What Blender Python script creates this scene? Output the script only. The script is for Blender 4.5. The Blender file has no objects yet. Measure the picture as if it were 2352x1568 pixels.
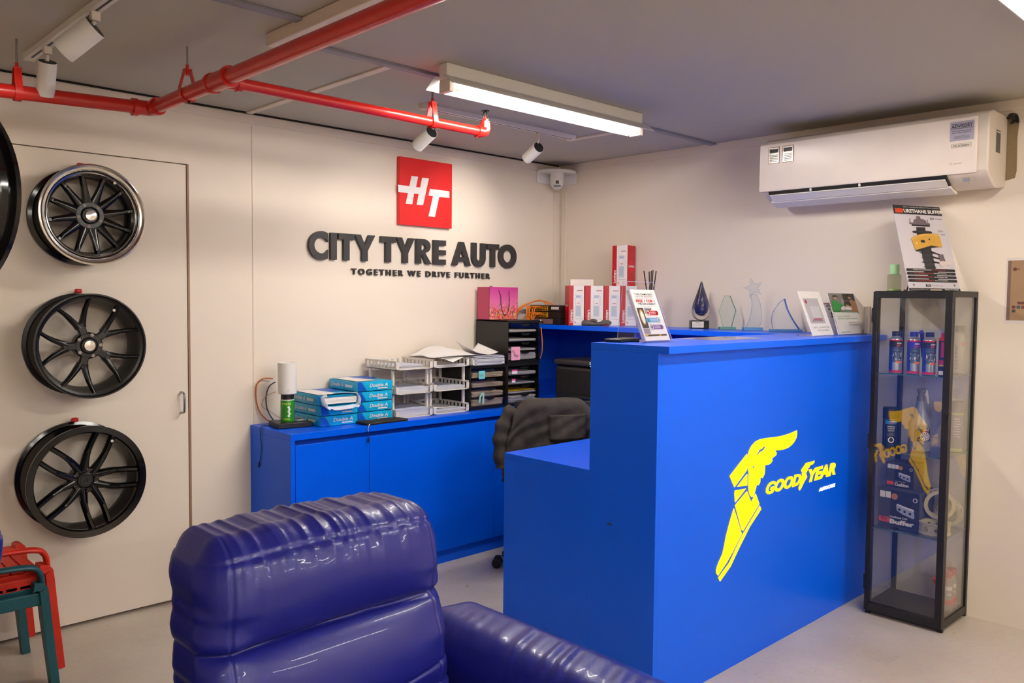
import bpy, math, random
from mathutils import Vector, Matrix
random.seed(7)
SC = bpy.context.scene
COL = SC.collection
# ---------------------------------------------------------------- camera
CAM = Vector((-4.3044, -4.0085, 1.4941))
CR = Vector((0.7210663, -0.69279835, 0.00968733))
CU = Vector((0.0282058, 0.04332088, 0.99866297))
CF = Vector((0.69229172, 0.71982897, -0.05077815))
FPX = 1912.01
cd = bpy.data.cameras.new('camera')
cam = bpy.data.objects.new('camera', cd)
COL.objects.link(cam)
cd.sensor_width = 36.0
cd.lens = 36.0 * FPX / 2352.0
cd.clip_start = 0.05
m3 = Matrix((CR, CU, -CF)).transposed()
cam.matrix_world = Matrix.Translation(CAM) @ m3.to_4x4()
SC.camera = cam
SC.view_settings.view_transform = 'Standard'
SC.view_settings.look = 'None'
SC.view_settings.exposure = 0.5
SC.view_settings.gamma = 1.0
SC.view_settings.use_curve_mapping = False
# ---------------------------------------------------------------- world + big lights
W = bpy.data.worlds.new('world'); SC.world = W; W.use_nodes = True
W.node_tree.nodes['Background'].inputs[0].default_value = (0.9, 0.85, 0.8, 1)
W.node_tree.nodes['Background'].inputs[1].default_value = 0.3

def area(name, loc, sx, sy, power, col, rot=(0, 0, 0)):
    l = bpy.data.lights.new(name, 'AREA'); l.shape = 'RECTANGLE'; l.size = sx; l.size_y = sy
    l.energy = power; l.color = col
    o = bpy.data.objects.new(name, l); o.location = loc; o.rotation_euler = rot
    COL.objects.link(o); return o
FL = (1.0, 0.93, 0.86)
FIX = [(-1.56, -1.40), (-1.56, -3.33), (-1.56, -5.4), (-4.1, -4.7), (-4.1, -6.8), (-6.6, -5.6), (-1.56, -7.2)]
TUBE = 128.0        # radiance of the lit tubes, the main light of the room

def spot(name, loc, target, power, ang=38, blend=0.6, col=(1.0, 0.92, 0.82)):
    l = bpy.data.lights.new(name, 'SPOT'); l.energy = power; l.spot_size = math.radians(ang)
    l.spot_blend = blend; l.color = col; l.shadow_soft_size = 0.022
    o = bpy.data.objects.new(name, l); o.location = loc
    d = Vector(target) - Vector(loc)
    o.rotation_euler = d.to_track_quat('-Z', 'Y').to_euler(); COL.objects.link(o); return o

# ---------------------------------------------------------------- helpers
def ray(u, v):
    return CF + CR * ((u - 1176) / FPX) - CU * ((v - 784) / FPX)
def on(u, v, ax, val):
    d = ray(u, v); return CAM + d * ((val - CAM[ax]) / d[ax])
def onx(u, v, X): return on(u, v, 0, X)
def ony(u, v, Y): return on(u, v, 1, Y)
def onz(u, v, Z): return on(u, v, 2, Z)

def lin(c):
    c = c / 255.0
    return c / 12.92 if c <= 0.04045 else ((c + 0.055) / 1.055) ** 2.4
def rgb(r, g, b): return (lin(r), lin(g), lin(b), 1)

MATS = {}
def mat(name, col, rough=0.5, metal=0.0, var=0.04, nscale=12.0, bump=0.0, bscale=60.0, coat=0.0,
        emit=None, estr=0.0, trans=0.0, ior=1.45, spec=0.5):
    if name in MATS: return MATS[name]
    m = bpy.data.materials.new(name); m.use_nodes = True
    nt = m.node_tree; n = nt.nodes; b = n['Principled BSDF']
    c = rgb(*col) if max(col) > 1.0 or len(col) == 3 else col
    tc = n.new('ShaderNodeTexCoord'); nz = n.new('ShaderNodeTexNoise')
    nz.inputs['Scale'].default_value = nscale; nz.inputs['Detail'].default_value = 4
    nt.links.new(tc.outputs['Object'], nz.inputs['Vector'])
    mx = n.new('ShaderNodeMix'); mx.data_type = 'RGBA'
    mx.inputs['A'].default_value = tuple(x * (1 - var) for x in c[:3]) + (1,)
    mx.inputs['B'].default_value = tuple(min(1, x * (1 + var)) for x in c[:3]) + (1,)
    nt.links.new(nz.outputs['Fac'], mx.inputs['Factor'])
    nt.links.new(mx.outputs['Result'], b.inputs['Base Color'])
    b.inputs['Roughness'].default_value = rough
    b.inputs['Metallic'].default_value = metal
    b.inputs['IOR'].default_value = ior
    b.inputs['Specular IOR Level'].default_value = spec
    b.inputs['Coat Weight'].default_value = coat
    b.inputs['Transmission Weight'].default_value = trans
    if emit:
        e = rgb(*emit) if max(emit) > 3 else tuple(emit) + (1,)
        b.inputs['Emission Color'].default_value = e; b.inputs['Emission Strength'].default_value = estr
    if bump > 0:
        n2 = n.new('ShaderNodeTexNoise'); n2.inputs['Scale'].default_value = bscale; n2.inputs['Detail'].default_value = 5
        nt.links.new(tc.outputs['Object'], n2.inputs['Vector'])
        bp = n.new('ShaderNodeBump'); bp.inputs['Strength'].default_value = bump; bp.inputs['Distance'].default_value = 0.004
        nt.links.new(n2.outputs['Fac'], bp.inputs['Height']); nt.links.new(bp.outputs['Normal'], b.inputs['Normal'])
    MATS[name] = m; return m

def pane(name, tint=(0.93, 0.97, 0.96), ior=1.5, rough=0.0, gl=(1, 1, 1)):
    if name in MATS: return MATS[name]
    m = bpy.data.materials.new(name); m.use_nodes = True
    nt = m.node_tree; n = nt.nodes; n.remove(n['Principled BSDF'])
    out = n['Material Output']
    t = n.new('ShaderNodeBsdfTransparent'); g = n.new('ShaderNodeBsdfGlossy'); f = n.new('ShaderNodeLayerWeight'); f.inputs['Blend'].default_value = 0.5
    pw = n.new('ShaderNodeMath'); pw.operation = 'POWER'; pw.inputs[1].default_value = 5.0
    mr = n.new('ShaderNodeMapRange'); f0 = ((ior - 1) / (ior + 1)) ** 2; mr.inputs['To Min'].default_value = f0; mr.inputs['To Max'].default_value = 1.0
    nt.links.new(f.outputs['Facing'], pw.inputs[0]); nt.links.new(pw.outputs[0], mr.inputs['Value'])
    x = n.new('ShaderNodeMixShader'); nz = n.new('ShaderNodeTexNoise'); nz.inputs['Scale'].default_value = 4
    mx = n.new('ShaderNodeMix'); mx.data_type = 'RGBA'
    mx.inputs['A'].default_value = tuple(c * 0.98 for c in tint) + (1,); mx.inputs['B'].default_value = tuple(tint) + (1,)
    nt.links.new(nz.outputs['Fac'], mx.inputs['Factor']); nt.links.new(mx.outputs['Result'], t.inputs['Color'])
    g.inputs['Roughness'].default_value = rough; g.inputs['Color'].default_value = tuple(gl) + (1,)
    nt.links.new(mr.outputs[0], x.inputs[0]); nt.links.new(t.outputs[0], x.inputs[1]); nt.links.new(g.outputs[0], x.inputs[2])
    nt.links.new(x.outputs[0], out.inputs['Surface'])
    MATS[name] = m; return m

def tag(o, label=None, cat=None, group=None, kind=None):
    if label: o['label'] = label
    if cat: o['category'] = cat
    if group: o['group'] = group
    if kind: o['kind'] = kind
    return o
def thing(name, label, cat, loc=(0, 0, 0), rz=0.0, group=None):
    o = bpy.data.objects.new(name, None); COL.objects.link(o)
    o.empty_display_size = 0.05
    o.location = loc; o.rotation_euler = (0, 0, rz)
    return tag(o, label, cat, group)
def frame(o, X, Y):
    X = Vector(X).normalized(); Y = Vector(Y).normalized(); Z = X.cross(Y)
    m = Matrix((X, Y, Z)).transposed().to_4x4(); return Matrix.Translation(Vector(o)) @ m
ZUP = Vector((0, 0, 1))
def face_y(x, y, z): return frame((x, y, z), (1, 0, 0), (0, 0, 1))       # looks towards -y
def face_x(x, y, z): return frame((x, y, z), (0, -1, 0), (0, 0, 1))      # looks towards -x
def face_z(x, y, z): return frame((x, y, z), (1, 0, 0), (0, 1, 0))

class MB:
    def __init__(s): s.V = []; s.F = []; s.M = []
    def add(s, V, F, m=0, mtx=None):
        k = len(s.V)
        s.V += [tuple(mtx @ Vector(v)) for v in V] if mtx is not None else [tuple(v) for v in V]
        s.F += [tuple(i + k for i in f) for f in F]; s.M += [m] * len(F); return s
    def box(s, x0, x1, y0, y1, z0, z1, m=0, mtx=None):
        V = [(x0, y0, z0), (x1, y0, z0), (x1, y1, z0), (x0, y1, z0), (x0, y0, z1), (x1, y0, z1), (x1, y1, z1), (x0, y1, z1)]
        F = [(3, 2, 1, 0), (4, 5, 6, 7), (0, 1, 5, 4), (1, 2, 6, 5), (2, 3, 7, 6), (3, 0, 4, 7)]
        return s.add(V, F, m, mtx)
    def prism(s, P, a, b, m=0, mtx=None):      # polygon in local XY extruded from z=a to z=b
        n = len(P)
        ar = sum(P[i][0] * P[(i + 1) % n][1] - P[(i + 1) % n][0] * P[i][1] for i in range(n))
        if ar < 0: P = list(reversed(P))
        V = [(x, y, a) for x, y in P] + [(x, y, b) for x, y in P]
        F = [tuple(reversed(range(n))), tuple(range(n, 2 * n))] + [(i, (i + 1) % n, n + (i + 1) % n, n + i) for i in range(n)]
        return s.add(V, F, m, mtx)
    def flat(s, P, z=0.0, m=0, mtx=None, flip=False):
        n = len(P)
        ar = sum(P[i][0] * P[(i + 1) % n][1] - P[(i + 1) % n][0] * P[i][1] for i in range(n))
        if ar < 0: P = list(reversed(P))
        return s.add([(x, y, z) for x, y in P], [tuple(range(n))], m, mtx)
    def rect(s, x0, x1, y0, y1, z=0.0, m=0, mtx=None):
        return s.flat([(x0, y0), (x1, y0), (x1, y1), (x0, y1)], z, m, mtx)
    def disc(s, cx, cy, r, z=0.0, m=0, mtx=None, n=24, ry=None):
        ry = ry or r
        return s.flat([(cx + r * math.cos(2 * math.pi * i / n), cy + ry * math.sin(2 * math.pi * i / n)) for i in range(n)], z, m, mtx)
    def lathe(s, prof, n=32, m=0, mtx=None, closed=False, a0=0.0, a1=2 * math.pi):   # (r, z) about Z
        full = abs(a1 - a0 - 2 * math.pi) < 1e-6
        c = n if full else n + 1
        V = []; F = []
        for r, z in prof:
            for i in range(c):
                a = a0 + (a1 - a0) * i / n
                V.append((r * math.cos(a), r * math.sin(a), z))
        L = len(prof)
        rng = L if closed else L - 1
        for j in range(rng):
            j2 = (j + 1) % L
            for i in range(n):
                i2 = (i + 1) % c
                F.append((j * c + i, j * c + i2, j2 * c + i2, j2 * c + i))
        if not closed and full:
            if prof[0][0] > 1e-6: F.append(tuple(reversed(range(c))))
            if prof[-1][0] > 1e-6: F.append(tuple((L - 1) * c + i for i in range(c)))
        return s.add(V, F, m, mtx)
    def cyl(s, p, q, r, n=20, m=0, r2=None):
        p = Vector(p); q = Vector(q); d = q - p; L = d.length
        mt = Matrix.Translation(p) @ d.to_track_quat('Z', 'Y').to_matrix().to_4x4()
        return s.lathe([(r, 0), (r2 if r2 is not None else r, L)], n, m, mt)
    def tube(s, path, r, n=10, m=0, closed=False, flat=None):
        P = [Vector(p) for p in path]; k = len(P); V = []; F = []
        up = None
        for i, p in enumerate(P):
            a = P[i - 1] if (i > 0 or closed) else P[i]; b = P[(i + 1) % k] if (i < k - 1 or closed) else P[i]
            t = (b - a).normalized()
            if up is None:
                up = t.orthogonal().normalized()
                if flat is not None: up = (Vector(flat) - t * t.dot(Vector(flat))).normalized()
            elif flat is not None:
                up = (Vector(flat) - t * t.dot(Vector(flat))).normalized()
            else:
                up = (up - t * up.dot(t)).normalized()
            sd = t.cross(up)
            rr = r[i] if isinstance(r, (list, tuple)) and isinstance(r[0], (int, float)) and flat is None else r
            for j in range(n):
                an = 2 * math.pi * (j + (0.5 if n == 4 else 0)) / n
                if flat is not None:
                    ra, rb = r[0], r[1]
                    if n == 4:
                        cx = (1 if math.cos(an) > 0 else -1) * ra; cy = (1 if math.sin(an) > 0 else -1) * rb
                    else:
                        cx = ra * math.cos(an); cy = rb * math.sin(an)
                    V.append(p + up * cx + sd * cy)
                else:
                    V.append(p + up * rr * math.cos(an) + sd * rr * math.sin(an))
        for i in range(k if closed else k - 1):
            i2 = (i + 1) % k
            for j in range(n):
                j2 = (j + 1) % n
                F.append((i * n + j, i * n + j2, i2 * n + j2, i2 * n + j))
        if not closed:
            F.append(tuple(reversed(range(n)))); F.append(tuple((k - 1) * n + j for j in range(n)))
        return s.add(V, F, m)
    def text(s, txt, mtx, h, w=None, m=0, **kw):
        V, F = textm(txt, h, w, **kw); return s.add(V, F, m, mtx)
    def build(s, name, mats, parent=None, bevel=0.0, seg=2, ang=32, world=False, sub=0):
        me = bpy.data.meshes.new(name)
        V = s.V
        if world and parent is not None:
            inv = (Matrix.Translation(parent_world(parent)) @ Matrix.Rotation(parent_rz(parent), 4, 'Z')).inverted()
            V = [tuple(inv @ Vector(v)) for v in V]
        me.from_pydata(V, [], s.F)
        if not isinstance(mats, (list, tuple)): mats = [mats]
        for q in mats: me.materials.append(q)
        me.polygons.foreach_set('material_index', s.M)
        me.polygons.foreach_set('use_smooth', [True] * len(s.F))
        me.update()
        me.set_sharp_from_angle(angle=math.radians(ang))
        o = bpy.data.objects.new(name, me); COL.objects.link(o)
        if parent is not None: o.parent = parent
        if bevel > 0:
            b = o.modifiers.new('bevel', 'BEVEL'); b.width = bevel; b.segments = seg; b.limit_method = 'ANGLE'
            b.angle_limit = math.radians(40)
        if sub:
            q = o.modifiers.new('sub', 'SUBSURF'); q.levels = sub; q.render_levels = sub
        return o
def parent_world(p):
    v = Vector((0, 0, 0)); ch = []
    while p is not None: ch.append(p); p = p.parent
    M = Matrix.Identity(4)
    for q in reversed(ch): M = M @ Matrix.Translation(q.location) @ Matrix.Rotation(q.rotation_euler.z, 4, 'Z')
    return M.to_translation()
def parent_rz(p):
    a = 0.0
    while p is not None: a += p.rotation_euler.z; p = p.parent
    return a

TXT = {}
def textm(txt, h, w=None, weight=0.0, shear=0.0, space=1.0, ext=0.0, valign='base', lines=False):
    key = (txt, weight, shear, space)
    if key not in TXT:
        c = bpy.data.curves.new('t', 'FONT'); c.body = txt; c.size = 1.0; c.offset = weight; c.shear = shear
        c.space_character = space; c.resolution_u = 3; c.fill_mode = 'FRONT'
        o = bpy.data.objects.new('t', c); COL.objects.link(o)
        dg = bpy.context.evaluated_depsgraph_get()
        me = bpy.data.meshes.new_from_object(o.evaluated_get(dg))
        V = [tuple(v.co) for v in me.vertices]; F = [tuple(p.vertices) for p in me.polygons]
        bpy.data.objects.remove(o); bpy.data.curves.remove(c); bpy.data.meshes.remove(me)
        TXT[key] = (V, F)
    V, F = TXT[key]
    x0 = min(v[0] for v in V); x1 = max(v[0] for v in V); y0 = min(v[1] for v in V); y1 = max(v[1] for v in V)
    sy = h / (y1 - y0); sx = (w / (x1 - x0)) if w else sy
    V2 = [((v[0] - x0) * sx, (v[1] - y0) * sy, 0.0) for v in V]
    if ext > 0:
        # solid letters: front, back and walls along the boundary edges
        n = len(V2); ed = {}
        for f in F:
            for i in range(len(f)):
                a, b = f[i], f[(i + 1) % len(f)]
                ed[(a, b)] = ed.get((a, b), 0) + 1
        G = list(F); V3 = [(x, y, ext) for x, y, _ in V2] + [(x, y, 0) for x, y, _ in V2]
        for f in F: G.append(tuple(i + n for i in reversed(f)))
        for (a, b) in ed:
            if (b, a) not in ed: G.append((a, a + n, b + n, b))
        return V3, G
    return V2, list(F)

def shape2d(loops, ext, bevel=0.0):      # filled outline with holes -> solid mesh, local XY, z 0..ext
    c = bpy.data.curves.new('s', 'CURVE'); c.dimensions = '2D'; c.fill_mode = 'BOTH'; c.extrude = ext / 2; c.bevel_depth = bevel
    for L in loops:
        sp = c.splines.new('POLY'); sp.points.add(len(L) - 1); sp.use_cyclic_u = True
        for i, (x, y) in enumerate(L): sp.points[i].co = (x, y, 0, 1)
    o = bpy.data.objects.new('s', c); COL.objects.link(o)
    dg = bpy.context.evaluated_depsgraph_get()
    me = bpy.data.meshes.new_from_object(o.evaluated_get(dg))
    V = [(v.co.x, v.co.y, v.co.z + ext / 2) for v in me.vertices]; F = [tuple(p.vertices) for p in me.polygons]
    bpy.data.objects.remove(o); bpy.data.curves.remove(c); bpy.data.meshes.remove(me)
    return V, F

def rbox(w, d, h, r, nx, ny, nz, disp=None, e=2.0):
    """rounded cushion block centred on x,y with its bottom at z=0; disp(p, n) -> offset along n"""
    def axis(n, L): return [-L / 2 + L * i / n for i in range(n + 1)]
    X, Y, Z = axis(nx, w), axis(ny, d), axis(nz, h)
    V = []; idx = {}; F = []
    def vid(x, y, z):
        k = (round(x, 5), round(y, 5), round(z, 5))
        if k not in idx:
            ix = max(-w / 2 + r, min(w / 2 - r, x)); iy = max(-d / 2 + r, min(d / 2 - r, y)); iz = max(-h / 2 + r, min(h / 2 - r, z))
            nv = Vector((x - ix, y - iy, z - iz))
            nn = nv.normalized() if nv.length > 1e-9 else Vector((0, 0, 1))
            p = Vector((ix, iy, iz)) + nn * r
            if disp: p = p + nn * disp(Vector((p.x, p.y, p.z + h / 2)), nn)
            idx[k] = len(V); V.append((p.x, p.y, p.z + h / 2))
        return idx[k]
    def grid(A, B, fn, flip):
        for i in range(len(A) - 1):
            for j in range(len(B) - 1):
                q = (vid(*fn(A[i], B[j])), vid(*fn(A[i + 1], B[j])), vid(*fn(A[i + 1], B[j + 1])), vid(*fn(A[i], B[j + 1])))
                F.append(tuple(reversed(q)) if flip else q)
    grid(X, Y, lambda a, b: (a, b, h / 2), False); grid(X, Y, lambda a, b: (a, b, -h / 2), True)
    grid(X, Z, lambda a, b: (a, -d / 2, b), False); grid(X, Z, lambda a, b: (a, d / 2, b), True)
    grid(Y, Z, lambda a, b: (w / 2, a, b), False); grid(Y, Z, lambda a, b: (-w / 2, a, b), True)
    return V, F

def catmull(P, n=8, closed=False):
    P = [Vector(p) for p in P]; k = len(P); out = []
    for i in range(k if closed else k - 1):
        p0 = P[(i - 1) % k] if (closed or i > 0) else P[0]; p1 = P[i]; p2 = P[(i + 1) % k]
        p3 = P[(i + 2) % k] if (closed or i + 2 < k) else P[-1]
        for j in range(n):
            t = j / n
            out.append(0.5 * ((2 * p1) + (p2 - p0) * t + (2 * p0 - 5 * p1 + 4 * p2 - p3) * t * t + (3 * p1 - p0 - 3 * p2 + p3) * t ** 3))
    if not closed: out.append(P[-1])
    return out
def clone(root, loc=None, rz=None, label=None, group=None):
    r = root.copy(); COL.objects.link(r)
    if loc is not None: r.location = loc
    if rz is not None: r.rotation_euler = (0, 0, rz)
    if label: r['label'] = label
    if group: r['group'] = group
    def rec(a, b):
        for ch in [q for q in bpy.data.objects if q.parent == a]:
            c = ch.copy(); COL.objects.link(c); c.parent = b; rec(ch, c)
    rec(root, r)
    return r

# ---------------------------------------------------------------- materials
M_wall = mat('wall_paint', (233, 220, 203), 0.6, var=0.015, nscale=3, bump=0.08, bscale=180)
M_ceil = mat('ceiling_paint', (186, 181, 168), 0.75, var=0.03, nscale=1.5)
M_strip = mat('ceiling_strip', (140, 138, 146), 0.5)
M_trim = mat('trim_white', (228, 215, 199), 0.5)
M_groove = mat('shadow_groove', (30, 27, 26), 0.9)
M_blue = mat('blue_laminate', (0, 94, 242), 0.3, var=0.03, nscale=2.0, bump=0.01, bscale=300, spec=0.27)
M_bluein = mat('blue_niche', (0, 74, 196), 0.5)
M_white = mat('white_plastic', (232, 228, 222), 0.35)
M_offw = mat('offwhite_plastic', (222, 210, 196), 0.4)
M_black = mat('black_plastic', (24, 23, 23), 0.4, var=0.1)
M_blackm = mat('black_metal', (22, 21, 21), 0.42, var=0.08)
M_gloss = mat('gloss_black', (7, 7, 8), 0.13, spec=0.5)
M_satin = mat('satin_black', (14, 14, 15), 0.32)
M_chrome = mat('chrome', (215, 215, 218), 0.09, 1.0)
M_polish = mat('polished_alloy', (190, 186, 182), 0.17, 1.0, var=0.08, nscale=30)
M_steel = mat('steel', (170, 168, 165), 0.3, 1.0)
M_red = mat('red_paint', (196, 28, 18), 0.3, var=0.08, nscale=25, bump=0.15, bscale=70, coat=0.3)
M_redp = mat('red_plastic', (196, 22, 24), 0.4)
M_dark = mat('sign_charcoal', (52, 50, 50), 0.5)
M_signred = mat('sign_red', (226, 38, 38), 0.4)
M_signwhite = mat('sign_white', (240, 236, 232), 0.45)
M_tube = mat('lit_tube', (255, 255, 255), 0.5, emit=(1.0, 0.94, 0.86), estr=TUBE)
M_refl = mat('reflector_white', (205, 200, 192), 0.3)
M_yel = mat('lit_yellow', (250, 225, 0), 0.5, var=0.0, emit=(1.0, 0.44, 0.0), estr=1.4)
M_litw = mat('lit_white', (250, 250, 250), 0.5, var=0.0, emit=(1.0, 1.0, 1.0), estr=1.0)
M_ledge = mat('letter_edge', (120, 70, 90), 0.5)
M_paper = mat('paper', (238, 234, 232), 0.7, var=0.02)
M_paper2 = mat('paper_edges', (206, 208, 224), 0.8, var=0.12, nscale=120)
M_ink = mat('ink', (40, 38, 40), 0.6)
M_inkg = mat('ink_grey', (120, 118, 122), 0.6)
M_glass = pane('clear_pane', (0.985, 0.992, 0.99), 1.55)
M_acr = pane('clear_acrylic', (0.97, 0.97, 0.985), 1.45)
M_leather = mat('blue_leather', (22, 26, 118), 0.38, var=0.10, nscale=9, bump=0.12, bscale=140, coat=0.12)
# ================================================================ the setting
H = 2.4244
def struct(name, mb, mats, **kw):
    return tag(mb.build(name, mats, None, **kw), kind='structure')
def floor_mat():
    m = bpy.data.materials.new('polished_concrete'); m.use_nodes = True
    nt = m.node_tree; n = nt.nodes; b = n['Principled BSDF']
    tc = n.new('ShaderNodeTexCoord')
    def noise(sc, det):
        q = n.new('ShaderNodeTexNoise'); q.inputs['Scale'].default_value = sc; q.inputs['Detail'].default_value = det
        nt.links.new(tc.outputs['Object'], q.inputs['Vector']); return q
    a = noise(1.6, 5); c = noise(45, 6); s = noise(70, 2)
    r = n.new('ShaderNodeValToRGB'); r.color_ramp.elements[0].position = 0.3; r.color_ramp.elements[1].position = 0.72
    r.color_ramp.elements[0].color = rgb(205, 190, 172); r.color_ramp.elements[1].color = rgb(230, 219, 205)
    nt.links.new(a.outputs['Fac'], r.inputs['Fac'])
    mx = n.new('ShaderNodeMix'); mx.data_type = 'RGBA'; mx.blend_type = 'MULTIPLY'; mx.inputs['Factor'].default_value = 0.25
    nt.links.new(r.outputs['Color'], mx.inputs['A']); nt.links.new(c.outputs['Color'], mx.inputs['B'])
    sp = n.new('ShaderNodeValToRGB'); sp.color_ramp.elements[0].position = 0.72; sp.color_ramp.elements[1].position = 0.745
    sp.color_ramp.elements[0].color = (0, 0, 0, 1); sp.color_ramp.elements[1].color = (1, 1, 1, 1)
    nt.links.new(s.outputs['Fac'], sp.inputs['Fac'])
    m2 = n.new('ShaderNodeMix'); m2.data_type = 'RGBA'
    nt.links.new(sp.outputs['Color'], m2.inputs['Factor'])
    nt.links.new(mx.outputs['Result'], m2.inputs['A']); m2.inputs['B'].default_value = rgb(90, 70, 55)
    nt.links.new(m2.outputs['Result'], b.inputs['Base Color'])
    rr = n.new('ShaderNodeMapRange'); rr.inputs['To Min'].default_value = 0.2; rr.inputs['To Max'].default_value = 0.42
    nt.links.new(a.outputs['Fac'], rr.inputs['Value']); nt.links.new(rr.outputs['Result'], b.inputs['Roughness'])
    return m
struct('floor', MB().box(-8, 0.1, -8, 0.1, -0.1, 0), floor_mat())
struct('ceiling', MB().box(-8, 0.1, -8, 0.1, H, H + 0.1), M_ceil)
DX0, DX1, DZ = -3.56, -2.632, 2.128
struct('wall_back', MB().box(-8, DX0, 0, 0.1, 0, H).box(DX0, DX1, 0, 0.1, DZ, H).box(DX1, 0, 0, 0.1, 0, H)
       .box(DX0, DX1, 0.08, 0.1, 0, DZ), M_wall)
struct('wall_right', MB().box(0, 0.1, -8, 0.1, 0, H), M_wall)
struct('wall_left', MB().box(-8.1, -8, -8, 0.1, 0, H), M_wall)
struct('wall_front', MB().box(-8, 0.1, -8.1, -8, 0, H), M_wall)
dr = struct('door_1', MB().box(DX0 + 0.004, DX1 - 0.005, 0.002, 0.042, 0.016, DZ - 0.004), M_wall, bevel=0.002)
hx = ony(416, 925, 0).x; z0 = ony(416, 947, 0).z; z1 = ony(416, 900, 0).z
dh = MB().tube(catmull([(hx, 0.004, z0), (hx, -0.03, z0 + 0.003), (hx, -0.038, z0 + 0.02), (hx, -0.038, z1 - 0.02), (hx, -0.03, z1 - 0.003), (hx, 0.004, z1)], 5), 0.0055, 8)
dh.build('door_handle', M_steel, dr)
for i, m in enumerate([MB().box(DX1 - 0.004, DX1 + 0.006, -0.0025, 0.0, 0.0, DZ)]):
    struct('trim_1', m, mat('gap_edge', (150, 116, 92), 0.6))
struct('trim_2', MB().box(-2.300, -2.290, -0.003, 0.0, 0.0, 2.36), M_trim, bevel=0.001)
struct('trim_3', MB().box(-8, -0.10, -0.006, 0.0, H - 0.055, H - 0.009), M_trim, bevel=0.002)
struct('trim_4', MB().box(-8, -0.02, -0.012, 0.0, H - 0.007, H), M_groove)  # black strip painted in for the shade of the gap under the ceiling
struct('trim_5', MB().box(-0.006, 0.0, -8, -0.02, H - 0.05, H), M_trim, bevel=0.002)
# ceiling battens and trunking
struct('trim_6', MB().box(-2.80, -0.006, -1.262, -1.222, H - 0.012, H), M_strip, bevel=0.002)
struct('trim_7', MB().box(-8, -2.862, -1.49, -1.45, H - 0.012, H), M_strip, bevel=0.002)
struct('trim_8', MB().box(-2.335, -2.300, -1.222, -0.012, H - 0.008, H), M_trim, bevel=0.002)
struct('trim_9', MB().box(-0.70, -0.665, -1.222, -0.70, H - 0.010, H), M_trim, bevel=0.002)
struct('trim_10', MB().box(-2.862, -2.785, -8, -1.235, H - 0.045, H), M_trim, bevel=0.004)
# corner cable trunking
struct('trim_11', MB().box(-0.062, -0.028, -0.012, 0.0, 1.335, 2.24), M_trim, bevel=0.002)
struct('trim_12', MB().box(-0.012, 0.0, -0.072, -0.028, 1.335, 2.24), M_trim, bevel=0.002)
struct('trim_13', MB().box(-0.014, 0.0, -1.985, -1.97, H - 0.1, H - 0.03), M_trim)

# ================================================================ fluorescent fittings
def fitting(loc, label):
    t = thing('fluorescent_light', label, 'ceiling light', loc, group=None)
    L = 0.63
    MB().box(-L, L, -0.024, 0.024, -0.062, 0).build('housing', M_white, t, bevel=0.003)
    w = MB()
    for s in (-1, 1):
        P = [(s * 0.024, -0.052), (s * 0.040, -0.056), (s * 0.086, -0.091), (s * 0.086, -0.095), (s * 0.083, -0.095), (s * 0.037, -0.060), (s * 0.024, -0.056)]
        w.prism(P, -L - 0.02, L + 0.02, 0, Matrix(((0, 0, 1, 0), (1, 0, 0, 0), (0, 1, 0, 0), (0, 0, 0, 1))))
    w.build('reflector', M_refl, t)
    MB().cyl((-0.595, 0, -0.088), (0.595, 0, -0.088), 0.013, 16).build('fluorescent_tube', M_tube, t)
    for s in (-1, 1):
        h = MB().prism([(-0.026, -0.05), (0.026, -0.05), (0.034, -0.075), (0.034, -0.112), (-0.034, -0.112), (-0.034, -0.075)], 0.598, 0.622, 0,
                       Matrix(((0, 0, s, 0), (1, 0, 0, 0), (0, 1, 0, 0), (0, 0, 0, 1))))
        h.box(min(s * 0.55, s * 0.6), max(s * 0.55, s * 0.6), -0.030, -0.024, -0.105, -0.096).build('lamp_holder', M_offw, t, bevel=0.002)
    return t
LB = ['lit white fluorescent fitting on the ceiling above the blue reception counter',
      'bright fluorescent fitting cut by the upper right corner of the photo']
for i, (fx, fy) in enumerate(FIX):
    if i < 2: fitting((fx, fy, H), LB[i])
    else:
        fitting((fx, fy, H), 'added unseen fluorescent fitting on the ceiling behind the photographer')['group'] = 'added fluorescent fittings behind the photographer'  # unseen fittings added behind the camera to light the room

# ================================================================ track lights
def track(name_label, x0, x1, y0, y1):
    t = thing('lighting_track', name_label, 'light track', ((x0 + x1) / 2, (y0 + y1) / 2, H))
    ax = x1 - x0 > y1 - y0
    m = MB().box(x0, x1, y0, y1, H - 0.022, H, 0)
    if ax:
        m.box(x0 + 0.02, x1 - 0.02, (y0 + y1) / 2 - 0.004, (y0 + y1) / 2 + 0.004, H - 0.0228, H - 0.0218, 1)
    else:
        m.box((x0 + x1) / 2 - 0.004, (x0 + x1) / 2 + 0.004, y0 + 0.02, y1 - 0.02, H - 0.0228, H - 0.0218, 1)
    m.build('rail', [M_white, M_black], t, world=True)
    c = MB()
    if ax: c.box(x0 - 0.03, x0 + 0.002, y0 - 0.002, y1 + 0.002, H - 0.025, H)
    else: c.box(x0 - 0.002, x1 + 0.002, y1, y1 + 0.03, H - 0.025, H)
    c.build('end_cap', M_offw, t, world=True)
    return t
track('white lighting track on the ceiling behind the fluorescent fitting', -1.80, -0.74, -0.81, -0.775)
track('white lighting track in the upper left corner above the door', -3.408, -3.372, -1.9, -0.36)
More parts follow.
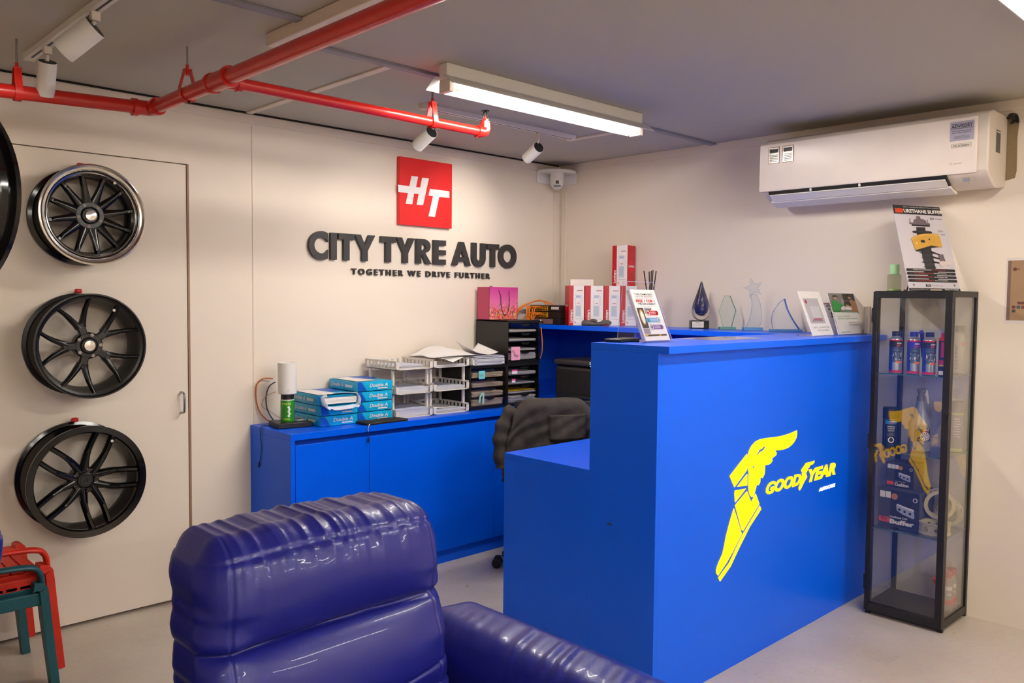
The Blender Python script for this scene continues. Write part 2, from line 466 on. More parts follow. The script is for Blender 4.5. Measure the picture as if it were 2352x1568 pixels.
def head(label, base, d, L=0.125, r=0.032, dark=True):
    """base: where it meets the rail; d: beam direction"""
    d = Vector(d).normalized(); t = thing('spotlight', label, 'spotlight', (base[0], base[1], H - 0.022))
    b = Vector((base[0], base[1], H - 0.022))
    c = Vector(base)            # rear centre of the head
    MB().box(b.x - 0.014, b.x + 0.014, b.y - 0.014, b.y + 0.014, b.z - 0.03, b.z).build('adaptor', M_offw, t, bevel=0.003, world=True)
    piv = c + d * 0.03
    MB().cyl(b - Vector((0, 0, 0.03)), piv + Vector((0, 0, 0.008)), 0.007, 10).build('stem', M_offw, t, world=True)
    mt = Matrix.Translation(c) @ d.to_track_quat('Z', 'Y').to_matrix().to_4x4()
    MB().lathe([(r * 0.93, 0.004), (r, 0.0), (r, L), (r * 0.9, L), (r * 0.85, L - 0.01)], 28, 0, mt).build('lamp_body', M_white, t, world=True)
    MB().lathe([(r * 0.92, 0.003), (r * 0.92, 0.0), (0.0001, -0.001)], 28, 0, mt).build('rear_disc', M_black, t, world=True)
    MB().disc(0, 0, r * 0.84, L - 0.011, 0, mt).build('lens', mat('lit_lens', (255, 250, 240), 0.3, emit=(1, 0.93, 0.82), estr=6), t, world=True)
    return c + d * (L + 0.012), d
hd = []
hd.append(head('white spotlight on the right end of the middle track, black rear disc showing', (-1.019, -0.79, 2.325), (0.175, 0.91, -0.35)))
hd.append(head('white spotlight half hidden behind the red branch pipe', (-1.762, -0.79, 2.300), (0.0, 0.90, -0.42)))
hd.append(head('white spotlight nearest the door on the upper left track, pointing down', (-3.39, -0.585, 2.348), (0.03, 0.32, -0.6)))
hd.append(head('white spotlight tilted sideways on the upper left track', (-3.39, -1.11, 2.355), (-0.59, 0.52, -0.62), L=0.13, r=0.040))
spot('spot_sign', hd[0][0], (-0.93, 0, 2.02), 7, 66, 1.0)
spot('spot_sign_left', hd[1][0], (-1.55, 0, 1.75), 2.5, 90, 1.0)
spot('spot_door', hd[2][0], (-3.25, 0, 1.15), 4.5, 64, 0.8)
spot('spot_pipe', hd[3][0], (-3.78, 0, 2.0), 4, 60, 0.8)

# ================================================================ sprinkler pipe
sp = thing('sprinkler_pipe', 'red sprinkler pipework with an elbow, a tee and a branch under the ceiling', 'pipe', (-2.995, -0.521, 2.25))
PX, PY, PZ, RM = -2.995, -0.521, 2.25, 0.0275
MB().cyl((PX, PY - 0.03, PZ), (PX, -5.5, PZ), RM, 28).build('main_pipe', M_red, sp, world=True)
MB().cyl((PX - 0.03, PY, PZ), (-4.6, PY, PZ - 0.062), 0.0262, 28).build('left_pipe', M_red, sp, world=True)
e = MB().tube(catmull([(PX - 0.055, PY, PZ - 0.002), (PX - 0.03, PY, PZ), (PX - 0.008, PY - 0.008, PZ), (PX, PY - 0.03, PZ), (PX, PY - 0.055, PZ)], 6), 0.030, 20)
e.cyl((PX - 0.075, PY, PZ - 0.003), (PX - 0.055, PY, PZ - 0.002), 0.035, 24).cyl((PX, PY - 0.055, PZ), (PX, PY - 0.075, PZ), 0.035, 24)
e.build('elbow', M_red, sp, world=True)
TY = -1.165
t_ = MB().cyl((PX, TY - 0.07, PZ), (PX, TY + 0.07, PZ), 0.033, 28)
for dy in (-0.075, 0.06): t_.cyl((PX, TY + dy, PZ), (PX, TY + dy + 0.015, PZ), 0.037, 28)
t_.cyl((PX + 0.02, TY, PZ), (PX + 0.062, TY, PZ), 0.027, 24).cyl((PX + 0.055, TY, PZ), (PX + 0.072, TY, PZ), 0.030, 24)
t_.build('tee', M_red, sp, world=True)
BX = -1.765
MB().cyl((PX + 0.06, TY, PZ), (BX, TY, PZ - 0.004), 0.0215, 24).build('branch_pipe', M_red, sp, world=True)
e = MB().tube(catmull([(BX - 0.028, TY, PZ - 0.004), (BX, TY, PZ - 0.002), (BX + 0.014, TY, PZ + 0.012), (BX + 0.014, TY, PZ + 0.036)], 6), 0.024, 18)
e.cyl((BX - 0.036, TY, PZ - 0.004), (BX - 0.022, TY, PZ - 0.004), 0.028, 20).cyl((BX + 0.014, TY, PZ + 0.034), (BX + 0.014, TY, PZ + 0.046), 0.023, 20)
e.build('end_elbow', M_red, sp, world=True)
hx_, hz_ = BX + 0.014, PZ + 0.046
s_ = MB().cyl((hx_, TY, hz_), (hx_, TY, hz_ + 0.012), 0.015, 6, 0).cyl((hx_, TY, hz_ + 0.01), (hx_, TY, hz_ + 0.028), 0.004, 8, 0)
for s in (-1, 1):
    s_.tube(catmull([(hx_ + s * 0.011, TY, hz_ + 0.012), (hx_ + s * 0.014, TY, hz_ + 0.026), (hx_ + s * 0.008, TY, hz_ + 0.04), (hx_, TY, hz_ + 0.046)], 4), 0.0028, 8, 1)
s_.lathe([(0.019, 0.0), (0.019, 0.003), (0.004, 0.006)], 12, 1, Matrix.Translation((hx_, TY, hz_ + 0.046)))
s_.build('sprinkler_head', [M_red, M_black], sp, world=True)
def hanger(c, ax, r, zt):
    m = MB(); c = Vector(c); w = 0.012
    u = Vector((0, 1, 0)) if ax == 'x' else Vector((1, 0, 0))
    pts = [c + u * (math.sin(a) * (r + 0.004)) - Vector((0, 0, math.cos(a) * (r + 0.004))) for a in [math.radians(q) for q in range(-110, 111, 20)]]
    top = c + Vector((0, 0, r + 0.06))
    path = [top - u * 0.010] + [pts[0] + Vector((0, 0, 0.01))] + pts + [pts[-1] + Vector((0, 0, 0.01))] + [top + u * 0.010]
    m.tube(path, (0.002, w), 4, 0, flat=(0, 0, 1) if False else u)
    m.box(top.x - 0.013, top.x + 0.013, top.y - 0.013, top.y + 0.013, top.z - 0.002, top.z + 0.004, 0)
    m.cyl(top - Vector((0, 0, 0.02)), top + Vector((0, 0, 0.02)), 0.006, 8, 0)
    m.cyl(top + Vector((0, 0, 0.01)), (top.x, top.y, zt), 0.004, 8, 1)
    m.build('hanger', [M_red, M_steel], sp, world=True)
hanger((PX, -0.88, PZ), 'y', RM, H); hanger((-3.475, PY, PZ - 0.018), 'x', 0.0262, H); hanger((-2.056, TY, PZ - 0.003), 'x', 0.0215, H)
hanger((PX, -2.6, PZ), 'y', RM, H)

# ================================================================ wall sign
pl = thing('logo_plaque', 'square red plaque with white H and T monogram on the back wall', 'sign', (-1.2, 0, 1.92))
MB().box(-1.397, -1.002, -0.030, -0.001, 1.924, 2.317).build('plate', M_signred, pl, bevel=0.001, world=True)
def cpx(pts, ox, oy, sc, Y):
    return [(lambda p: (p.x, p.z))(ony(ox + x / sc, oy + y / sc, Y)) for x, y in pts]
mono = MB()
Fy = Matrix(((1, 0, 0, 0), (0, 0, -1, 0), (0, 1, 0, 0), (0, 0, 0, 1)))
Hp = [(983, 353), (1093, 367), (1113, 268), (1176, 276), (1156, 376), (1196, 380), (1215, 285), (1280, 292), (1224, 552), (1162, 546), (1183, 442), (1137, 440), (1120, 541), (1057, 536), (1078, 433), (985, 424)]
Tp = [(1290, 393), (1478, 416), (1478, 482), (1380, 470), (1338, 664), (1277, 658), (1320, 463), (1277, 458)]
for P in (Hp, Tp):
    mono.prism(cpx(P, 680, 340, 4.2, -0.03), 0.030, 0.0315, 0, Fy)
mono.build('monogram', M_signwhite, pl, world=True)

LH, LZ = 0.1475, 1.7010
def el(cx, cy, rx, ry, a0, a1, n=28):
    return [(cx + rx * math.cos(math.radians(a0 + (a1 - a0) * i / n)), cy + ry * math.sin(math.radians(a0 + (a1 - a0) * i / n))) for i in range(n + 1)]
def letter(ch, w):
    h = LH; s = 0.037
    if ch == 'I': return [[(0, 0), (w, 0), (w, h), (0, h)]]
    if ch == 'T': return [[(w / 2 - s / 2, 0), (w / 2 + s / 2, 0), (w / 2 + s / 2, h - .034), (w, h - .034), (w, h), (0, h), (0, h - .034), (w / 2 - s / 2, h - .034)]]
    if ch == 'E': return [[(0, 0), (w, 0), (w, .031), (s, .031), (s, .059), (w, .059), (w, .088), (s, .088), (s, .116), (w, .116), (w, h), (0, h)]]
    if ch == 'Y': return [[(w / 2 - s / 2, 0), (w / 2 + s / 2, 0), (w / 2 + s / 2, .058), (w, h), (w - .041, h), (w / 2, .090), (.041, h), (0, h), (w / 2 - s / 2, .058)]]
    if ch == 'A': return [[(0, 0), (.040, 0), (.050, .026), (w - .050, .026), (w - .040, 0), (w, 0), (w / 2 + .017, h), (w / 2 - .017, h)],
                          [(.0595, .054), (w - .0595, .054), (w / 2, .098)]]
    if ch == 'U': return [[(0, h)] + el(w / 2, w / 2 - .004, w / 2, w / 2, 180, 360, 24) + [(w, h), (w - s, h)] + el(w / 2, w / 2 - .002, w / 2 - s, w / 2 - s, 360, 180, 24) + [(s, h)]]
    if ch == 'O': return [el(w / 2, h / 2, w / 2, h / 2 + .004, 0, 350, 40), el(w / 2, h / 2, w / 2 - s, h / 2 - .033, 0, 350, 36)]
    if ch == 'R': return [[(0, 0), (s, 0), (s, .055), (.042, .055), (w - .043, 0), (w, 0), (w - .050, .066)] + el(w * .5 - .002, .1055, w * .5 - .006, .042, -50, 90, 16) + [(0, h)],
                          [(s, .082)] + el(.050, .1005, .020, .0185, -90, 90, 10) + [(s, .119)]]
    if ch == 'C':
        R, r = h / 2 + .004, h / 2 - .031; cx, cy = R, h / 2
        ao = math.degrees(math.acos((w - cx) / R)); ai = math.degrees(math.acos((w - cx) / r)) if abs(w - cx) < r else 20
        return [el(cx, cy, R, R, ao, 360 - ao, 40) + el(cx, cy, r + .003, r, 360 - ai, ai, 36)]
wl = thing('wall_lettering', 'dark raised letters reading CITY TYRE AUTO on the back wall', 'sign', (-1.19, 0, 1.70))
for ch, a, b in [('C', 127, 308), ('I', 338, 395), ('T', 414, 575), ('Y', 567, 765), ('T', 822, 965), ('Y', 970, 1146), ('R', 1163, 1310), ('E', 1331, 1448),
                 ('A', 1511, 1690), ('U', 1703, 1832), ('T', 1847, 1962), ('O', 1963, 2130)]:
    xa = ony(680 + a / 4.2, 570, -0.022).x; xb = ony(680 + b / 4.2, 570, -0.022).x
    if ch == 'T' and a == 414: xb -= 0.006
    V, F = shape2d(letter(ch, xb - xa), 0.020)
    MB().add(V, F, 0, face_y(xa, -0.002, LZ)).build('letter', M_dark, wl, world=True)
tl = thing('tagline_lettering', 'small black letters reading TOGETHER WE DRIVE FURTHER under the large ones', 'sign', (-1.19, 0, 1.62))
xx0, xx1 = -1.712, -0.662
def islands(V, F):
    par = list(range(len(V)))
    def fd(a):
        while par[a] != a: par[a] = par[par[a]]; a = par[a]
        return a
    for f in F:
        for i in f[1:]: par[fd(i)] = fd(f[0])
    g = {}
    for f in F: g.setdefault(fd(f[0]), []).append(f)
    out = []
    for fs in g.values():
        ids = sorted({i for f in fs for i in f}); mp = {a: b for b, a in enumerate(ids)}
        out.append(([V[i] for i in ids], [tuple(mp[i] for i in f) for f in fs]))
    return sorted(out, key=lambda q: min(v[0] for v in q[0]))
V, F = textm('TOGETHER WE DRIVE FURTHER', 0.035, xx1 - xx0, weight=0.03, space=1.45, ext=0.012)
for V, F in islands(V, F):
    MB().add(V, F, 0, face_y(xx0, -0.002, 1.6235)).build('letter', M_dark, tl, world=True)

# ================================================================ camera dome in the corner
cc = thing('security_camera', 'white dome security camera on a corner bracket above the trunking', 'camera', (-0.13, -0.09, 2.34))
MB().box(-0.235, -0.001, -0.012, -0.001, 2.285, 2.362).box(-0.012, -0.001, -0.16, -0.013, 2.285, 2.362).build('bracket', M_white, cc, bevel=0.003, world=True)
m = MB(); mt = Matrix.Translation((-0.115, -0.09, 0))
m.prism([(-0.235, -0.013), (-0.225, -0.09), (-0.17, -0.155), (-0.09, -0.18), (-0.013, -0.165), (-0.013, -0.013)], 2.352, 2.375, 0)
m.build('shelf_plate', M_white, cc, bevel=0.006, world=True)
mt = Matrix.Translation((-0.135, -0.10, 0))
m = MB().lathe([(0.046, 2.352), (0.047, 2.30)] + [(0.047 * math.cos(a), 2.29 - 0.052 * math.sin(a)) for a in [i * math.pi / 24 for i in range(0, 12)]] + [(0.001, 2.238)], 32, 0, mt)
m.build('dome_housing', M_white, cc, world=True)
fr = frame((-0.135 - 0.0335, -0.10 - 0.0335, 2.278), (0.7, -0.7, 0), (0.0, 0.0, 1))
MB().disc(0, 0, 0.033, 0.0015, 1, fr).box(-0.011, 0.011, -0.004, 0.016, 0.002, 0.004, 0, fr).build('lens', [M_black, M_offw], cc, world=True)
MB().rect(-0.024, 0.024, -0.026, -0.014, 0.0085, 0, fr).build('status_label', mat('label_grey', (110, 118, 130), 0.5), cc, world=True)

# ================================================================ air conditioner
ac = thing('air_conditioner', 'white wall mounted air conditioner on the right wall', 'air conditioner', (0, -2.25, 2.03))
Y0, Y1 = -2.795, -1.705
prof = [(-0.001, 2.352), (-0.20, 2.352), (-0.238, 2.340), (-0.252, 2.318), (-0.254, 2.085), (-0.246, 2.072), (-0.215, 2.052), (-0.165, 2.022), (-0.12, 2.014), (-0.001, 2.030)]
mtx = Matrix(((1, 0, 0, 0), (0, 0, 1, 0), (0, 1, 0, 0), (0, 0, 0, 1)))
MB().prism(prof, Y0, Y1, 0, mtx).build('casing', M_offw, ac, bevel=0.008, seg=3, world=True)
fp = [(-0.2545, 2.326), (-0.262, 2.318), (-0.264, 2.086), (-0.258, 2.074), (-0.2485, 2.074), (-0.2535, 2.085)]
MB().prism(fp, Y0 + 0.045, Y1 + 0.012, 0, mtx).build('front_panel', mat('panel_white', (238, 226, 214), 0.32), ac, bevel=0.003, world=True)
MB().prism([(-0.2560, 2.075), (-0.2455, 2.0735), (-0.190, 2.042), (-0.1955, 2.0235), (-0.2500, 2.052)], Y0 + 0.17, Y1 - 0.04, 0, mtx).build('air_outlet', M_black, ac, world=True)
MB().prism([(-0.258, 2.052), (-0.252, 2.049), (-0.214, 2.024), (-0.210, 2.028), (-0.246, 2.054), (-0.256, 2.056)], Y0 + 0.175, Y1 - 0.045, 0, mtx).build('louver', M_white, ac, bevel=0.001, world=True)
MB().prism([(-0.206, 2.020), (-0.150, 2.000), (-0.120, 2.000), (-0.120, 2.012), (-0.165, 2.016), (-0.206, 2.030)], Y0 + 0.165, Y1 - 0.03, 0, mtx).build('lower_louver', M_white, ac, bevel=0.001, world=True)
for yy in (-1.98, -2.23):
    MB().box(-0.262, -0.250, yy - 0.004, yy + 0.004, 2.058, 2.072).build('louver_clip', M_white, ac, bevel=0.001, world=True)
def sticker(name, u0, v0, u1, v1, X, rows, mats, parent, base=0):
    pass
fa = face_x(-0.2645, -1.745, 2.302)
s = MB()
for k in (0, 1):
    o = k * 0.078
    s.rect(o, o + 0.062, -0.085, 0.0, 0.0004, 0, fa).rect(o + 0.003, o + 0.059, -0.082, -0.003, 0.0008, 1, fa)
    s.rect(o + 0.007, o + 0.055, -0.030, -0.010, 0.0012, 2, fa)
    for q in range(5): s.rect(o + 0.008, o + 0.054, -0.044 - q * 0.008, -0.040 - q * 0.008, 0.0012, 3, fa)
s.build('energy_stickers', [mat('sticker_brown', (150, 100, 60), 0.5), mat('foil', (190, 184, 176), 0.25, 0.5), M_black, M_inkg], ac, world=True)
q0 = onx(2183, 283, -0.2645); q1 = onx(2237, 325, -0.2645)
fa = face_x(-0.2645, q0.y, 2.305); w = q0.y - q1.y
s = MB().rect(0, w, -0.085, 0, 0.0006, 0, fa)
s.rect(0.004, w - 0.004, -0.012, -0.010, 0.001, 1, fa).rect(0.004, w - 0.004, -0.032, -0.030, 0.001, 1, fa)
s.text('ADVISORY', fa @ Matrix.Translation((0.006, -0.028, 0.0011)), 0.014, w - 0.012, 1, weight=0.03)
s.text('This equipment contains', fa @ Matrix.Translation((0.008, -0.045, 0.0011)), 0.006, w - 0.016, 1, weight=0.01)
s.text('flammable refrigerant', fa @ Matrix.Translation((0.010, -0.053, 0.0011)), 0.006, w - 0.022, 1, weight=0.01)
for q in range(3): s.rect(0.018, w - 0.018, -0.066 - 0.005 * q, -0.064 - 0.005 * q, 0.001, 2, fa)
s.rect(0.006, w - 0.010, -0.115, -0.098, 0.0006, 2, fa).rect(0.007, w - 0.011, -0.114, -0.099, 0.0008, 3, fa)
s.text('CSL AC000004', fa @ Matrix.Translation((0.014, -0.1105, 0.001)), 0.007, w - 0.034, 1, weight=0.02)
s.build('advisory_label', [mat('label_lilac', (172, 168, 186), 0.4), M_ink, M_inkg, M_offw], ac, world=True)
b = onx(2180, 377, -0.2645); fa = face_x(-0.2645, b.y, b.z - 0.004)
s = MB().flat([(0, .004), (.004, .001), (.004, .007)], .0005, 0, fa).flat([(.006, .008), (.010, .006), (.009, .011)], .0005, 0, fa).flat([(.006, .0), (.010, .002), (.009, -.003)], .0005, 0, fa)
s.text('Inverter', fa @ Matrix.Translation((0.018, 0.0, 0.0005)), 0.008, 0.036, 0, shear=0.3)
s.build('lettering', mat('print_tan', (170, 140, 112), 0.5), ac, world=True)
fa = frame(onx(2212, 412, -0.232), (0, -1, 0), (-0.55, 0, 0.83))
MB().rect(0, 0.030, -0.012, 0.008, 0.003, 0, fa).disc(0.052, -0.004, 0.009, 0.003, 1, fa).disc(0.02, -0.02, 0.002, 0.003, 2, fa).build('control_panel', [mat('display_grey', (150, 152, 156), 0.3), mat('sensor_grey', (176, 166, 156), 0.3), mat('status_green', (150, 170, 60), 0.5)], ac, world=True)
fa = frame((-0.15, Y0 - 0.0006, 2.27), (1, 0, 0), (0, 0, 1))
MB().rect(-0.01, 0.05, -0.10, 0.0, 0, 0, fa).rect(-0.005, 0.045, -0.012, -0.006, 0.0005, 1, fa).rect(0.055, 0.085, -0.11, 0.0, 0.0, 1, fa).build('rating_label', [mat('label_darkgrey', (96, 90, 88), 0.5), M_offw], ac, world=True)
hol = tag(MB().prism([(-2.756, 2.335), (-2.80, 2.345), (-2.842, 2.33), (-2.836, 2.25), (-2.838, 2.10), (-2.832, 2.068), (-2.80, 2.060), (-2.756, 2.062)], -0.004, -0.0005, 0,
    Matrix(((0, 0, 1, 0), (1, 0, 0, 0), (0, 1, 0, 0), (0, 0, 0, 1)))).build('wall_patch', mat('bare_plaster', (138, 118, 88), 0.85, var=0.15, nscale=14, bump=0.5, bscale=60)),
    'unpainted brown plaster patch on the wall beside the air conditioner', 'wall patch')
p = [(-0.02, -2.80, 2.338), (-0.035, -2.815, 2.345), (-0.02, -2.826, 2.325), (-0.04, -2.818, 2.31), (-0.015, -2.832, 2.33), (-0.03, -2.808, 2.35), (-0.012, -2.83, 2.35), (-0.015, -2.84, 2.315)]
tag(MB().tube(catmull(p, 5), 0.006, 8).build('pipe_stub', M_black), 'dark tangle of refrigerant pipe behind the air conditioner corner', 'pipe')

# ================================================================ wheels
def wheel(label, x, z, R, style, spin=0.0, body=M_gloss, lipmat=None):
    D = 0.20
    t = thing('alloy_wheel', label, 'wheel rim', (x, 0, z))
    if True:
        W_ = Matrix(((1, 0, 0, 0), (0, 0, -1, 0), (0, 1, 0, 0), (0, 0, 0, 1)))      # local z -> -y (out of the wall)
    b = 0.012
    if style == 'dish':
        prof = [(R, b), (R - .002, b + .012), (R - .018, b + .016), (R - .020, b + .04), (R - .045, b + .07), (R - .048, D - .08), (R - .03, D - .04), (R - .026, D - .016), (R - .004, D - .012),
                (R - .008, D - .016), (R - .032, D - .022), (R - .036, D - .045), (R - .052, D - .075), (R - .056, D - .09), (R - .053, b + .075), (R - .026, b + .04), (R - .024, b + .01), (R - .006, b)]
    else:
        prof = [(R, b), (R, b + .012), (R - .014, b + .016), (R - .016, b + .035), (R - .036, b + .065), (R - .036, D - .09), (R - .018, D - .045), (R - .014, D - .016), (R - .001, D - .012), (R, D),
                (R - .006, D), (R - .012, D - .008), (R - .022, D - .012), (R - .026, D - .05), (R - .042, D - .09), (R - .042, b + .065), (R - .022, b + .035), (R - .020, b + .008), (R - .006, b)]
    MB().lathe(prof, 72, 0, W_, closed=True).build('barrel', body, t, ang=25)
    if style == 'dish':
        lp = [(R - .004, D - .013), (R + .0005, D - .010), (R + .0005, D), (R - .006, D + .001), (R - .014, D - .006), (R - .022, D - .008), (R - .026, D - .022), (R - .036, D - .026), (R - .039, D - .044),
              (R - .034, D - .043), (R - .030, D - .024), (R - .024, D - .014)]
        MB().lathe(lp, 72, 0, W_, closed=True).build('polished_lip', M_polish, t, ang=20)
    if style == 'twin':
        MB().lathe([(R - .001, D - .006), (R - .001, D + .001), (R - .026, D - .003), (R - .032, D - .012), (R - .032, D - .030), (R - .020, D - .030)], 72, 0, W_, closed=True).build('front_ring', body, t, ang=20)
    hz = D - (.055 if style == 'dish' else .045); ri = R - (.038 if style == 'dish' else .022)
    hub = MB(); hr = 0.062 if style == 'dish' else 0.058
    hub.lathe([(hr, hz - .05), (hr, hz - .008), (hr - .006, hz), (hr * .62, hz), (hr * .60, hz - .012), (.036, hz - .012), (.033, hz + .001), (.029, hz + .004), (.0001, hz + .004)], 48, 0, W_)
    hub.build('hub', M_satin, t, ang=25)
    def spoke(a, w0, w1, r0, r1, z0, z1, th=.022, bend=0.0, side=0.0, m=None, name='spoke'):
        m = MB(); N = 7; V = []
        ca, sa = math.cos(a), math.sin(a)
        for i in range(N + 1):
            f = i / N; r = r0 + (r1 - r0) * f; w = w0 + (w1 - w0) * f ** 0.8; zz = z0 + (z1 - z0) * f + bend * math.sin(math.pi * f)
            off = side * math.sin(math.pi * 0.5 * f) if side else 0
            for (dx, dz) in ((-w / 2, 0), (-w * .28, .006), (w * .28, .006), (w / 2, 0), (w / 2 * .8, -th), (-w / 2 * .8, -th)):
                y = off + dx
                V.append((r * ca - y * sa, r * sa + y * ca, zz + dz))
        F = []
        for i in range(N):
            for j in range(6):
                F.append((i * 6 + j, (i + 1) * 6 + j, (i + 1) * 6 + (j + 1) % 6, i * 6 + (j + 1) % 6))
        F.append(tuple(range(6))); F.append(tuple(N * 6 + j for j in reversed(range(6))))
        m.add(V, F, 0, W_)
        m.build(name, body, t, ang=50)
    if style == 'dish':
        for k in range(12): spoke(spin + k * 2 * math.pi / 12, .044, .017, .046, ri + .002, hz - .010, D - .050, .020)
        MB().lathe([(ri + .004, D - .062), (ri + .004, D - .046), (ri - .008, D - .044), (ri - .010, D - .062)], 64, 0, W_, closed=True).build('spoke_ring', body, t)
        nb, br, cr = 5, .047, .024
    elif style == 'y':
        for k in range(5):
            a = spin + k * 2 * math.pi / 5
            rot = W_ @ Matrix.Rotation(a, 4, 'Z')
            m = MB(); P = [(.034, -.021), (.060, -.016), (.088, -.017), (.100, -.022), (.104, 0), (.100, .022), (.088, .017), (.060, .016), (.034, .021)]
            m.prism(P, hz - .026, hz - .0015, 0, rot); m.build('spoke_root', body, t, bevel=.004)
            for s in (-1, 1):
                r1 = ri + .004; e1 = (r1 * math.cos(s * .34), r1 * math.sin(s * .34))
                pth = catmull([(.082, s * .006, hz - .003), (.105, s * .016, hz - .001), (.155, s * (.016 + .47 * (e1[1] * s - .016)), hz + (D - .014 - hz) * .55), (e1[0], e1[1], D - .012)], 5)
                N = len(pth); V = []; F = []
                for i, p_ in enumerate(pth):
                    f = i / (N - 1); w_ = .030 - .014 * min(1, f * 1.3); th = .024 - .006 * f
                    for (dx, dz) in ((-w_ / 2, -.004), (-w_ * .12, .003), (w_ * .12, .003), (w_ / 2, -.004), (w_ / 2, -th), (-w_ / 2, -th)):
                        V.append((p_.x - dx * s * .25, p_.y + dx, p_.z + dz))
                for i in range(N - 1):
                    for j in range(6): F.append((i * 6 + j, (i + 1) * 6 + j, (i + 1) * 6 + (j + 1) % 6, i * 6 + (j + 1) % 6))
                F.append(tuple(range(6))); F.append(tuple((N - 1) * 6 + j for j in reversed(range(6))))
                MB().add(V, F, 0, rot).build('spoke', body, t, ang=50)
        nb, br, cr = 5, .047, .024
    else:
        for k in range(5):
            a = spin + k * 2 * math.pi / 5
            for s in (-1, 1):
                m = MB(); P2 = []
                # curved twin spokes
                pts = [(.036, s * .018), (.070, s * .026), (.11, s * .034), (.16, s * .036), (ri + .004, s * .034)]
                pth = catmull([(px, py, hz - .004 + (D - .016 - hz) * ((px - .04) / (ri - .04)) + .004) for px, py in pts], 5)
                rot = W_ @ Matrix.Rotation(a, 4, 'Z')
                N = len(pth); V = []; F = []
                for i, p_ in enumerate(pth):
                    f = i / (N - 1); w_ = .036 - .014 * min(1, f * 1.6) ; th = .028 - .006 * f
                    for (dx, dz) in ((-w_ / 2, -.003), (-w_ * .2, .004), (w_ * .3, .003), (w_ / 2, -.004), (w_ / 2, -th), (-w_ / 2, -th)):
                        V.append((p_.x, p_.y + dx, p_.z + dz))
                for i in range(N - 1):
                    for j in range(6): F.append((i * 6 + j, (i + 1) * 6 + j, (i + 1) * 6 + (j + 1) % 6, i * 6 + (j + 1) % 6))
                F.append(tuple(range(6))); F.append(tuple((N - 1) * 6 + j for j in reversed(range(6))))
                m.add(V, F, 0, rot); m.build('spoke', body, t, ang=50)
        nb, br, cr = 10, .050, 0
    for k in range(nb):
        a = spin + (k + .5) * 2 * math.pi / nb
        n_ = MB().lathe([(.0075, hz + .0025), (.0060, hz + .003), (.0055, hz - .002), (.0001, hz - .002)], 14, 0, W_ @ Matrix.Translation((br * math.cos(a), br * math.sin(a), 0 if nb == 10 else .000)))
        n_.build('bolt_hole', mat('bolt_hole_light', (150, 138, 128), 0.5), t)
    if cr:
        MB().lathe([(cr, hz + .004), (cr, hz + .010), (cr * .92, hz + .013), (.0001, hz + .015)], 32, 0, W_).build('centre_cap', M_chrome, t)
    else:
        MB().lathe([(.024, hz + .003), (.023, hz + .008), (.008, hz + .008), (.007, hz + .005), (.0001, hz + .005)], 32, 0, W_).build('centre_cap', M_satin, t)
    v = MB().lathe([(.006, 0), (.006, .004), (.0001, .005)], 10, 0, Matrix.Translation((R * .80 * math.cos(math.radians(58)), -D + .018, R * .80 * math.sin(math.radians(58)))) @ Matrix.Rotation(math.pi / 2, 4, 'X'))
    v.build('valve_cap', M_offw, t)
    return t
wheel('black multi spoke wheel rim with a polished silver lip, uppermost on the door', -3.117, 1.836, .213, 'dish', .18)
wheel('satin black rim with five Y spokes and a chrome cap, middle of the door', -3.133, 1.276, .225, 'y', math.radians(38), body=M_satin)
wheel('gloss black twin spoke rim with no cap, lowest on the door', -3.156, .693, .241, 'twin', math.radians(-75))
for (x, z, R, lb) in ((-3.117, 1.836, .213, 'red wall peg over the silver lipped rim'), (-3.133, 1.276, .225, 'red wall peg over the satin black rim in the middle'), (-3.156, .693, .241, 'red wall peg over the lowest gloss black rim')):
    t = thing('wall_peg', lb, 'peg', (x, 0, z + R))
    MB().cyl((x - .008, .002, z + R + .004), (x - .008, -.050, z + R + .004), .0035, 8).build('rod', M_redp, t, world=True)
    MB().box(x - .021, x + .005, -.062, -.036, z + R + .0015, z + R + .020).build('cap', M_redp, t, bevel=.005, world=True)
# ================================================================ low cabinet along the back wall
X0, DC, ZC = -2.3175, 0.4186, 0.8346
zd = ony(668.7, 1024.7, -0.412).z
cb = thing('storage_cabinet', 'long low blue cabinet along the back wall under the lettering', 'cabinet', (-1.3, -0.2, 0))
MB().box(X0, -0.63, -DC, -0.002, ZC - 0.0325, ZC).build('worktop', M_blue, cb, bevel=0.0012, world=True)
MB().box(X0, X0 + 0.022, -DC, -0.002, 0.0, ZC - 0.0325).build('side_panel', M_blue, cb, bevel=0.001, world=True)
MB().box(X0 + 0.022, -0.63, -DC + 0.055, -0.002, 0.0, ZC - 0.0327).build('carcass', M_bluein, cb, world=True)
MB().box(X0 + 0.022, -0.63, -0.400, -DC + 0.056, 0.0, 0.075).build('plinth', M_blue, cb, world=True)
xa = ony(850, 1000, -DC).x; xb = ony(1137, 985, -DC).x
for a, b in ((X0 + 0.026, xa - 0.0015), (xa + 0.0015, xb - 0.0015), (xb + 0.0015, -0.64)):
    MB().box(a, b, -DC + 0.002, -DC + 0.020, 0.078, zd).build('door', M_blue, cb, bevel=0.0015, world=True)

